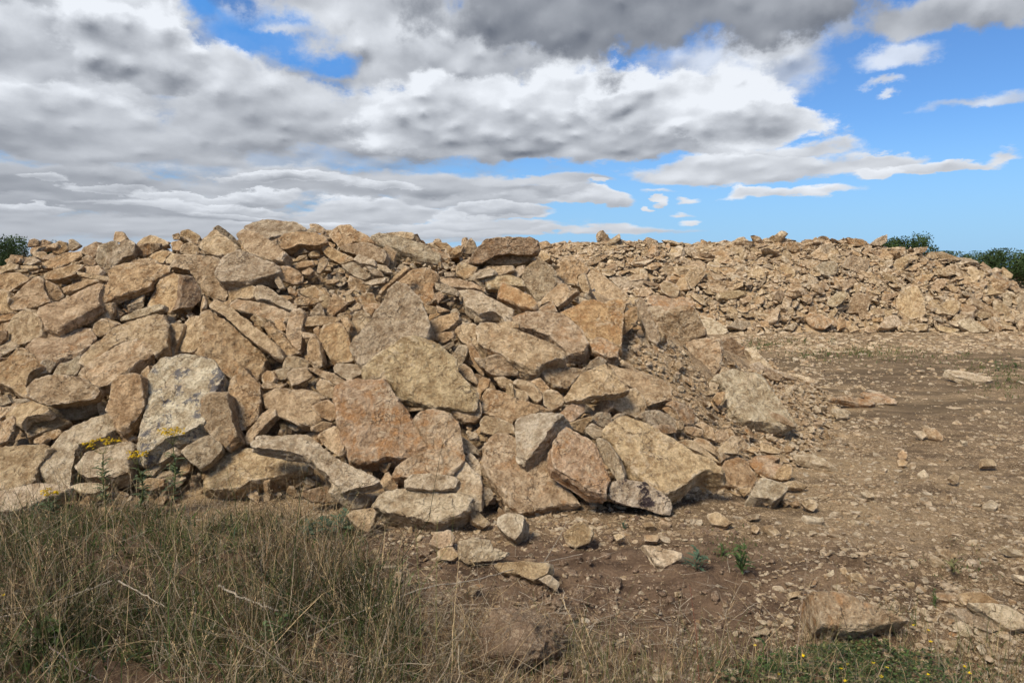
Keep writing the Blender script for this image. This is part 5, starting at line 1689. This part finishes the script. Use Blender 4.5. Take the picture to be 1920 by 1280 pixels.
WEEDS = [
    (1392, 1098, 78, 62, 'tallest dark green weed standing alone in the bare soil', GREEN, 40),
    (1305, 1078, 42, 70, 'blue-green thistle seedling beside the whitish stone on the soil', BLUEG, 26),
    (1352, 1048, 26, 36, 'small green weed just left of the tallest weed', GREEN, 16),
    (640, 1000, 48, 100, 'thistle with blue-green leaves beside the pale front block', BLUEG, 44),
    (580, 1010, 40, 70, 'low thistle spreading in the grass edge left of centre', BLUEG, 30),
    (697, 938, 46, 36, 'green weed growing in the gap left of the pale front block', GREEN, 20),
    (1170, 990, 16, 26, 'tiny weed in the gravel below the purple-stained block', BLUEG, 10),
    (1750, 1150, 36, 30, 'thin weed between the stones at the lower right', GREEN, 16),
    (1865, 1180, 30, 40, 'weed at the lower right edge beside the pale stones', GREEN, 16),
    (1785, 1098, 34, 50, 'pale green weed above the cluster at the lower right', OLIVE, 18),
    (1558, 648, 16, 22, 'dark weed in front of the far bank, nearest its grey oblong stone', GREEN, 12),
    (1510, 643, 9, 20, 'low weed in front of the far bank left of the dark weed', GREEN, 10),
    (1422, 655, 9, 16, 'small weed right of the near pile shoulder', GREEN, 10),
    (1530, 670, 10, 24, 'sparse weed patch on the far part of the open ground', OLIVE, 10),
    (1875, 697, 20, 34, 'weed beside the long pale slab on the open ground', GREEN, 14),
    (1808, 672, 10, 30, 'low weed behind the long pale slab on the open ground', OLIVE, 10),
    (1905, 690, 16, 26, 'weed at the right edge beside the open ground', GREEN, 12),
    (95, 1240, 60, 130, 'dark broad-leaved weed in the lower left corner', GREEN, 40),
    (505, 1225, 62, 74, 'fresh green thistle among the dry stalks at the bottom', (0.10, 0.15, 0.06), 36),
    (405, 1190, 46, 60, 'green dock leaves in the tangled grass left of centre', GREEN, 26),
    (1440, 1275, 70, 60, 'green leafy weed at the bottom right of centre', GREEN, 26),
    (75, 985, 62, 36, 'grey-green leafy stem at the left edge of the grass', BLUEG, 22),
]
for k, (u, v, hp, wp, lab, tn, nl) in enumerate(WEEDS):
    weed(u, v, hp, wp, lab, tn, nl, seed=k)


def ragwort(head, root_px, label, seed, branches=7, scale=1.0):
    rng = np.random.RandomState(seed)
    g = on_ground(*root_px); g[2] = float(ground_shape(g[0], g[1]))
    top = at_dist(head[0], head[1], g[1]) - g
    e = empty('ragwort', tuple(g), label, 'flower', 'yellow ragwort plants in front of the pile')
    ts = np.linspace(0, 1, 9)[:, None]
    bend = np.array([rng.normal(0, .02), rng.normal(0, .02), 0])
    hub = top * 0.84
    new_mesh('stem', *tube(hub * ts + bend * np.sin(ts * math.pi), np.linspace(0.0055, 0.003, 9), 6), LEAF, True, np.array([.14, .16, .06, 1]), parent=e)
    lp = []
    for q in range(56):
        tt = rng.uniform(0.08, 0.85) ** 0.9
        lp.append(jag_leaf(hub * tt + bend * math.sin(tt * math.pi), rng.uniform(0, 6.28), rng.uniform(0.04, 0.09), rng.uniform(0.014, 0.03), (0.10, 0.135, 0.065), rng, 5, 0.7, 0.8))
    a, b, c = merge(lp); new_mesh('foliage', a, b, LEAF, True, c, parent=e)
    for br in range(branches):
        a0 = br * 6.28 / branches + rng.uniform(-.3, .3); rr = rng.uniform(0.02, 0.085) * scale
        tip = hub + np.array([math.cos(a0) * rr, math.sin(a0) * rr, top[2] * 0.16 + rng.uniform(-0.015, 0.012)])
        pts = np.array([hub + (tip - hub) * t + np.array([0, 0, -0.02 * math.sin(t * 3.14)]) for t in np.linspace(0, 1, 5)])
        fh = new_mesh('flower_head', *tube(pts, 0.0013, 4), LEAF, True, np.array([.2, .2, .06, 1]), parent=e)
        fp = []
        for q in range(13):
            c = tip + np.array([rng.normal(0, .015), rng.normal(0, .015), rng.normal(0, .006)]) * scale
            m_ = 9; rad = rng.uniform(0.0045, 0.0085)
            tilt = rng.normal(0, 0.4, 2)
            th = np.arange(m_) * 6.283 / m_
            ring = np.stack([np.cos(th) * rad, np.sin(th) * rad, tilt[0] * np.cos(th) * rad + tilt[1] * np.sin(th) * rad - 0.001], -1)
            V = np.concatenate([[c + [0, 0, 0.002]], c + ring])
            j = np.arange(m_)
            fp.append((V, np.stack([0 * j, 1 + j, 1 + (j + 1) % m_], -1), np.array([0.56, 0.37, 0.02, 1]) * [*([rng.uniform(.65, 1.1)] * 3), 1]))
        a, b, c = merge(fp)
        new_mesh('petals', a, b, PETAL, False, c, parent=fh)


ragwort((325, 808), (318, 962), 'tallest ragwort with the largest yellow head, in front of the whitish slab', 1, 9, 1.2)
ragwort((192, 828), (200, 968), 'ragwort with a split yellow head before the whitish stone', 2, 8, 1.15)
ragwort((257, 850), (256, 972), 'ragwort standing between the two taller yellow heads', 3, 7, 0.9)
ragwort((93, 922), (92, 1010), 'leftmost and lowest ragwort with dull yellow flowers', 4, 5, 0.7)

# yellow meadow flowers, lower right
FL = [(1745, 1203), (1741, 1182), (1712, 1172), (1505, 1230), (1577, 1253), (1587, 1246), (1637, 1243), (1652, 1269), (1740, 1264), (1460, 1264), (1415, 1210), (1808, 1250), (1662, 1252), (1584, 1277), (1818, 1262), (6, 1116)]
NB = ['beneath a white bud at the lower right', 'below the long pale stone at the lower right', 'under the reddish white block at the lower right', 'highest at the left edge of the clover patch',
      'in the close pair at the clover patch centre, lower left one', 'in the close pair at the clover patch centre, upper right one', 'standing right of the close pair in the clover', 'biggest one at the bottom of the clover patch',
      'at the right end of the clover patch', 'low down at the bottom right of centre', 'on a dry stalk above the bare soil edge, right of centre', 'in the sparse grass near the lower right corner', 'just above the biggest one in the clover patch',
      'cut by the bottom edge under the close pair', 'nearest the lower right corner', 'at the left edge in the dry grass']
for k, ((u, v), nb) in enumerate(zip(FL, NB)):
    rng_ = np.random.RandomState(600 + k)
    hgt = 0.07 if k != 15 else 0.2
    top = on_ground(u, v, hgt)
    g = top.copy(); g[2] = float(ground_shape(g[0], g[1]))
    e = empty('meadow_flower', tuple(g), 'small yellow flower ' + nb, 'flower', 'small yellow flowers in the clover')
    t = top - g
    new_mesh('stem', *tube(np.array([[0, 0, 0], t * 0.5 + [0.006, 0, 0], t]), 0.0011, 5), LEAF, True, np.array([.1, .14, .05, 1]), parent=e)
    fp = []
    for q in range(rng_.randint(5, 8)):
        a = q * 1.05 + rng_.uniform(-.2, .2); d = np.array([math.cos(a), math.sin(a), rng_.uniform(.2, .9)]); L_ = rng_.uniform(.006, .010)
        s = np.array([-d[1], d[0], 0]) * L_ * .42
        V = np.array([t, t + d * L_ * .55 + s, t + d * L_, t + d * L_ * .55 - s])
        fp.append((V, np.array([[0, 1, 2, 3]]), np.array([0.78, 0.56, 0.02, 1])))
    a, b, c = merge(fp); new_mesh('petals', a, b, PETAL, False, c, parent=e)

# clover patch
rng = np.random.RandomState(41)
N = 4000
u = rng.normal(1590, 125, N); v = 1212 + np.abs(rng.normal(0, 60, N)) + 0.16 * np.abs(u - 1590)
k = (u > 1330) & (u < 1900); u, v = u[k], v[k]
hz_ = rng.uniform(0.005, 0.055, len(u))
r = rays(u, v); t = (hz_ * 0.6 - CAM_H) / r[:, 2]; x, y = r[:, 0] * t, r[:, 1] * t
n = len(x); c = np.stack([x, y, ground_shape(x, y) + hz_], -1)
col = pick_tints(rng, n, [(GREEN, 4), ((0.045, 0.07, 0.028), 5), (OLIVE, 3)])
V, Fc, Tc = [], [], []
for q in range(3):
    a = rng.uniform(0, 6.28, n) * 0 + q * 2.09 + rng.uniform(0, 6.28, n)[0] + rng.normal(0, .2, n) + np.arange(n) * 1.7
    d = np.stack([np.cos(a), np.sin(a), rng.uniform(-.1, .6, n)], -1); L_ = rng.uniform(0.006, 0.013, n)[:, None]
    s = np.stack([-np.sin(a), np.cos(a), rng.normal(0, .3, n)], -1) * L_ * .42
    V.append(np.stack([c, c + d * L_ * .6 + s, c + d * L_, c + d * L_ * .6 - s], 1).reshape(-1, 3))
    Fc.append(np.arange(n * 4).reshape(-1, 4) + q * n * 4); Tc.append(np.repeat(np.concatenate([col, np.ones((n, 1))], 1), 4, 0))
tag(new_mesh('clover', np.concatenate(V), np.concatenate(Fc), LEAF, False, np.concatenate(Tc)), 'dark green mat of clover leaves at the lower right', 'clover', kind='stuff')


# faint low growth on the trampled ground
rng = np.random.RandomState(47)
cu = [(1470, 640, 60, 7), (1530, 668, 50, 9), (1425, 650, 30, 6), (1640, 655, 50, 8), (1860, 690, 60, 14), (1700, 668, 90, 10), (1900, 720, 50, 14), (1790, 1080, 60, 28), (1610, 660, 40, 6), (1370, 1040, 40, 20)]
us, vs_ = [], []
for (a, b, c, d) in cu:
    us.append(rng.normal(a, c * .7, 260)); vs_.append(rng.normal(b, d * .8, 260))
u = np.concatenate(us); v = np.clip(np.concatenate(vs_), 628, 1290)
r = rays(u, v); t = -CAM_H / r[:, 2]; x, y = r[:, 0] * t, r[:, 1] * t; n = len(x)
root = np.stack([x, y, ground_shape(x, y)], -1)
v_, f_, t_, _ = blades(root, rng.uniform(0.015, 0.055, n) * np.clip(y / 7, .5, 1.4), rng.uniform(0.004, 0.010, n) * np.clip(y / 6, .5, 2), np.abs(rng.normal(.4, .4, n)), rng.uniform(0, 6.28, n), rng.normal(.4, .5, n), pick_tints(rng, n, [(GREEN, 4), (OLIVE, 4), (BROWNG, 1)]), rng=rng)
tag(new_mesh('ground_cover', v_, f_, GRASS, True, t_), 'thin green growth on the trampled open ground', 'ground cover', kind='stuff')


# ---- sticks and tall stalks
def stick(name, pts, rad, label, tint, group='dead twigs and stalks', cat='twig', seeds=0, seed=0):
    """pts: (u, v, height above ground)"""
    P = np.array([on_ground(u, v, z) + [0, 0, 0] for u, v, z in pts])
    rng = np.random.RandomState(seed)
    m_ = 7 * (len(P) - 1) + 1
    t = np.linspace(0, len(P) - 1, m_)
    Q = np.stack([np.interp(t, np.arange(len(P)), P[:, k]) for k in range(3)], -1)
    for _ in range(2):
        Q[1:-1] = (Q[:-2] + Q[1:-1] * 2 + Q[2:]) / 4
    Q[1:-1] += rng.normal(0, rad * 0.5, Q[1:-1].shape)
    base_ = Q[0].copy()
    v_, f_ = tube(Q - base_, np.linspace(rad, rad * 0.45, m_), 6)
    if not seeds:
        o = new_mesh(name, v_, f_, BARK, True, np.append(tint, 1), loc=tuple(base_))
        return tag(o, label, cat, group)
    e = empty(name, tuple(base_), label, cat, group)
    new_mesh('stem', v_, f_, BARK, True, np.append(tint, 1), parent=e)
    sp = []
    Lq = Q - base_
    for q in range(seeds):
        k = m_ - 1 - (m_ * 0.28) * rng.rand()
        b = np.array([np.interp(k, np.arange(m_), Lq[:, j]) for j in range(3)])
        a = rng.uniform(0, 6.28); d = np.array([math.cos(a) * .5, math.sin(a) * .5, 1.0]); L_ = rng.uniform(.006, .012)
        s = np.array([-math.sin(a), math.cos(a), 0]) * .0016
        sp.append((np.array([b, b + d * L_ * .5 + s, b + d * L_, b + d * L_ * .5 - s]), np.array([[0, 1, 2, 3]]), np.append(np.array(tint) * rng.uniform(.8, 1.3), 1)))
    a, b, c = merge(sp); new_mesh('seed_head', a, b, GRASS, False, c, parent=e)
    return e


GREYW = (0.34, 0.29, 0.23)
stick('twig', [(560, 1200, .04), (700, 1135, .10), (800, 1100, .12), (890, 1088, .10), (980, 1062, .06), (1092, 1038, .03)], .0036, 'long thin grey twig lying across the soil at the lower centre', GREYW, seed=1)
stick('twig', [(680, 1185, .05), (740, 1165, .07), (785, 1148, .08)], .0028, 'short grey twig just below the long twig', GREYW, seed=2)
stick('twig', [(410, 1097, .16), (450, 1118, .13), (510, 1140, .10), (560, 1150, .06)], .0065, 'thickest bleached stick lying in the dry grass', GREYW, seed=3)
stick('twig', [(222, 1088, .18), (262, 1110, .16), (308, 1136, .13)], .0042, 'straight whitish stick in the grass at the left', GREYW, seed=4)
stick('twig', [(-10, 1162, .10), (60, 1140, .13), (130, 1118, .16), (210, 1088, .18)], .0042, 'long pale stalk leaning from the left edge through the grass', GREYW, seed=5)
stick('twig', [(80, 1200, .10), (140, 1250, .06), (190, 1275, .04)], .0036, 'purplish grey twig in the bottom left corner', (0.22, 0.18, 0.17), seed=6)
stick('twig', [(1020, 1052, .01), (1050, 1005, .06), (1063, 975, .10)], .0022, 'thin upright twig beside the cube-like stone', GREYW, seed=7)
stick('twig', [(1600, 1176, .02), (1618, 1190, .03), (1634, 1200, .02)], .0038, 'white stick below the reddish white block', (0.5, 0.46, 0.4), seed=8)
TALL = [((822, 1300), (820, 968), .42, OLIVE, 'tall green-brown grass stalk rising at the bottom centre', 30), ((790, 1300), (779, 985), .40, OLIVE, 'grass stalk left of the tallest one at the bottom centre', 24), ((845, 1310), (861, 1040), .34, STRAW, 'straw stalk right of the tallest one at the bottom centre', 16),
        ((1312, 1290), (1293, 1096), .22, (0.16, 0.06, 0.04), 'dark red upright stalk in the lower right of centre', 12), ((1490, 1300), (1516, 1030), .32, (0.26, 0.19, 0.14), 'tall thin brown stalk left of the reddish white block', 10),
        ((1645, 1215), (1647, 1140), .09, BROWNG, 'short dark stalk in front of the reddish white block', 8), ((1800, 1190), (1816, 1122), .09, BROWNG, 'dark stalk in front of the lower right stones', 8), ((1820, 1300), (1816, 1228), .12, STRAW, 'dry stalk near the lower right corner', 10),
        ((120, 1130), (62, 1010), .22, DEAD, 'dead stalk leaning left at the left edge of the grass', 18), ((310, 965), (291, 905), .12, DEAD, 'thin dry stalk before the whitish slab', 8), ((352, 975), (378, 812), .28, (0.2, 0.15, 0.12), 'curved brown stalk right of the tallest ragwort', 10),
        ((255, 985), (250, 800), .36, STRAW, 'upright straw stalk between the ragworts', 26), ((215, 985), (212, 840), .32, (0.2, 0.15, 0.13), 'branching brown stalk beside the split ragwort head', 14), ((540, 1010), (548, 935), .18, STRAW, 'pale stalk before the wide golden slab', 14),
        ((450, 990), (424, 905), .18, (0.14, 0.09, 0.06), 'dark-tipped stalk before the wide golden slab', 10), ((600, 1060), (545, 985), .22, STRAW, 'straw stalk leaning over the grass left of centre', 16), ((1150, 1290), (1085, 1140), .22, STRAW, 'feathery stalk leaning left beside the soil clod', 40), ((1120, 1280), (1050, 1115), .22, STRAW, 'feathery stalk above the soil clod', 40)]
for k, (b, tp, hh, tn, lab, sd) in enumerate(TALL):
    g = on_ground(*b)
    stick('dry_stalk', [(b[0], b[1], 0.0), ((b[0] * .5 + tp[0] * .5) + (4 if k % 2 else -4), b[1] * .52 + tp[1] * .48, hh * .5), (tp[0], tp[1], hh)], .0016 if k > 3 else .002, lab, tn, 'tall dry stalks', 'stalk', seeds=sd, seed=50 + k)

# ---- sod clod
rng = np.random.RandomState(3)
lv, lf = ico(5)
lv = lv * np.array([0.18, 0.14, 0.115])
lv *= (1 + 0.22 * fbm(lv * 9, 4, 0.6) + 0.06 * fbm(lv * 60, 3, 0.7))[:, None]
g = on_ground(975, 1240); g[2] = float(ground_shape(g[0], g[1])) + 0.075
e = empty('soil_clod', tuple(g), 'rounded reddish brown clod of turf with straw stuck to it', 'clod')
new_mesh('earth', lv, lf, SOILC, True, parent=e)
d = rng.normal(size=(420, 3)); d[:, 2] = np.abs(d[:, 2]); d /= np.linalg.norm(d, axis=1)[:, None]
root = d * np.array([0.18, 0.14, 0.118]) * 1.06
v_, f_, t_, _ = blades(root, rng.uniform(.02, .09, 420), rng.uniform(.0012, .003, 420), rng.normal(1.5, .25, 420), rng.uniform(0, 6.28, 420), rng.normal(.2, .3, 420), pick_tints(rng, 420, [(DEAD, 5), (STRAW, 3), (BROWNG, 3)]), rng=rng)
new_mesh('straw', v_, f_, GRASS, True, t_, parent=e)


# ---------------------------------------------------------------- distant trees
def tree(u, top_v, dist, width, label, seed, tint=(0.045, 0.075, 0.022), leaves=5200):
    rng = np.random.RandomState(seed)
    top = at_dist(u, top_v, dist); H = top[2]
    g = np.array([top[0], dist, -0.05])
    e = empty('tree', tuple(g), label, 'tree', 'trees beyond the rubble')
    parts = []
    ts = np.linspace(0, 1, 7)[:, None]
    parts.append(tube(np.array([0, 0, H * .7]) * ts + np.array([.15, .1, 0]) * np.sin(ts * 4), np.linspace(.04 * H, .012 * H, 7), 8) + (np.array([.1, .08, .055, 1]),))
    nb = 13
    C_, Rr = [], []
    for k in range(nb):
        a = rng.uniform(0, 6.28); rr = width * .5 * rng.uniform(.1, .72); zz = H * rng.uniform(.22, .86)
        rr *= math.sqrt(max(0.1, 1 - ((zz / H - .5) / .62) ** 2))
        c = np.array([math.cos(a) * rr, math.sin(a) * rr * .8, zz]); C_.append(c); Rr.append(width * rng.uniform(.13, .24))
        b0 = np.array([0, 0, zz * .55])
        parts.append(tube(np.array([b0 + (c - b0) * t for t in np.linspace(0, 1, 5)]), np.linspace(.014 * H, .004 * H, 5), 6) + (np.array([.1, .08, .055, 1]),))
    a, b, c = merge(parts); new_mesh('trunk', a, b, BARK, True, c, parent=e)
    C_, Rr = np.array(C_), np.array(Rr)
    k = rng.randint(0, nb, leaves)
    d = rng.normal(size=(leaves, 3)); d /= np.linalg.norm(d, axis=1)[:, None]
    rad = Rr[k] * (0.55 + 0.5 * rng.rand(leaves)) * (1 + .25 * vnoise(d * 3 + C_[k]))
    p = C_[k] + d * rad[:, None]
    p[:, 2] = np.clip(p[:, 2], .1, H)
    s = rng.uniform(.05, .13, leaves) * (H / 5) ** .5
    x1 = rng.normal(size=(leaves, 3)); x1 /= np.linalg.norm(x1, axis=1)[:, None]
    x2 = np.cross(x1, d); x2 /= np.linalg.norm(x2, axis=1)[:, None] + 1e-9
    V = np.stack([p - x1 * s[:, None], p + x2 * s[:, None] * .6, p + x1 * s[:, None], p - x2 * s[:, None] * .6], 1).reshape(-1, 3)
    cl = np.array(tint) * (rng.uniform(.6, 1.35, nb)[k] * rng.uniform(.7, 1.3, leaves))[:, None]
    new_mesh('crown', V, np.arange(leaves * 4).reshape(-1, 4), LEAF, False, np.repeat(np.concatenate([cl, np.ones((leaves, 1))], 1), 4, 0), parent=e)


tree(-28, 438, 62, 6.4, 'dark tree at the left edge behind the rubble, mostly out of view', 1)
tree(10, 437, 66, 5.6, 'dark tree at the far left behind the rubble', 2)
tree(46, 442, 70, 4.6, 'rounded dark tree right of the far left tree', 3)
tree(85, 449, 76, 3.6, 'low tree top just showing over the left crest', 4, leaves=3000)
tree(1668, 440, 72, 3.6, 'low dark treetop right of the pointed grey slab on the far crest', 5)
tree(1712, 432, 72, 5.4, 'domed dark tree rising highest above the far bank', 6)
tree(1755, 454, 76, 4.0, 'low shrubby treetop trailing right of the domed tree', 7, leaves=3000)
tree(1800, 470, 60, 4.6, 'dark tree just behind the sloping end of the far bank', 8)
tree(1836, 470, 55, 4.6, 'broad dark tree right of the sloping bank end', 9)
tree(1872, 465, 57, 4.6, 'dark tree second from the right edge', 10)
tree(1910, 468, 54, 4.4, 'dark tree at the right edge behind the bank', 11)
tree(1950, 464, 56, 4.6, 'tree beyond the right edge of the view', 12)
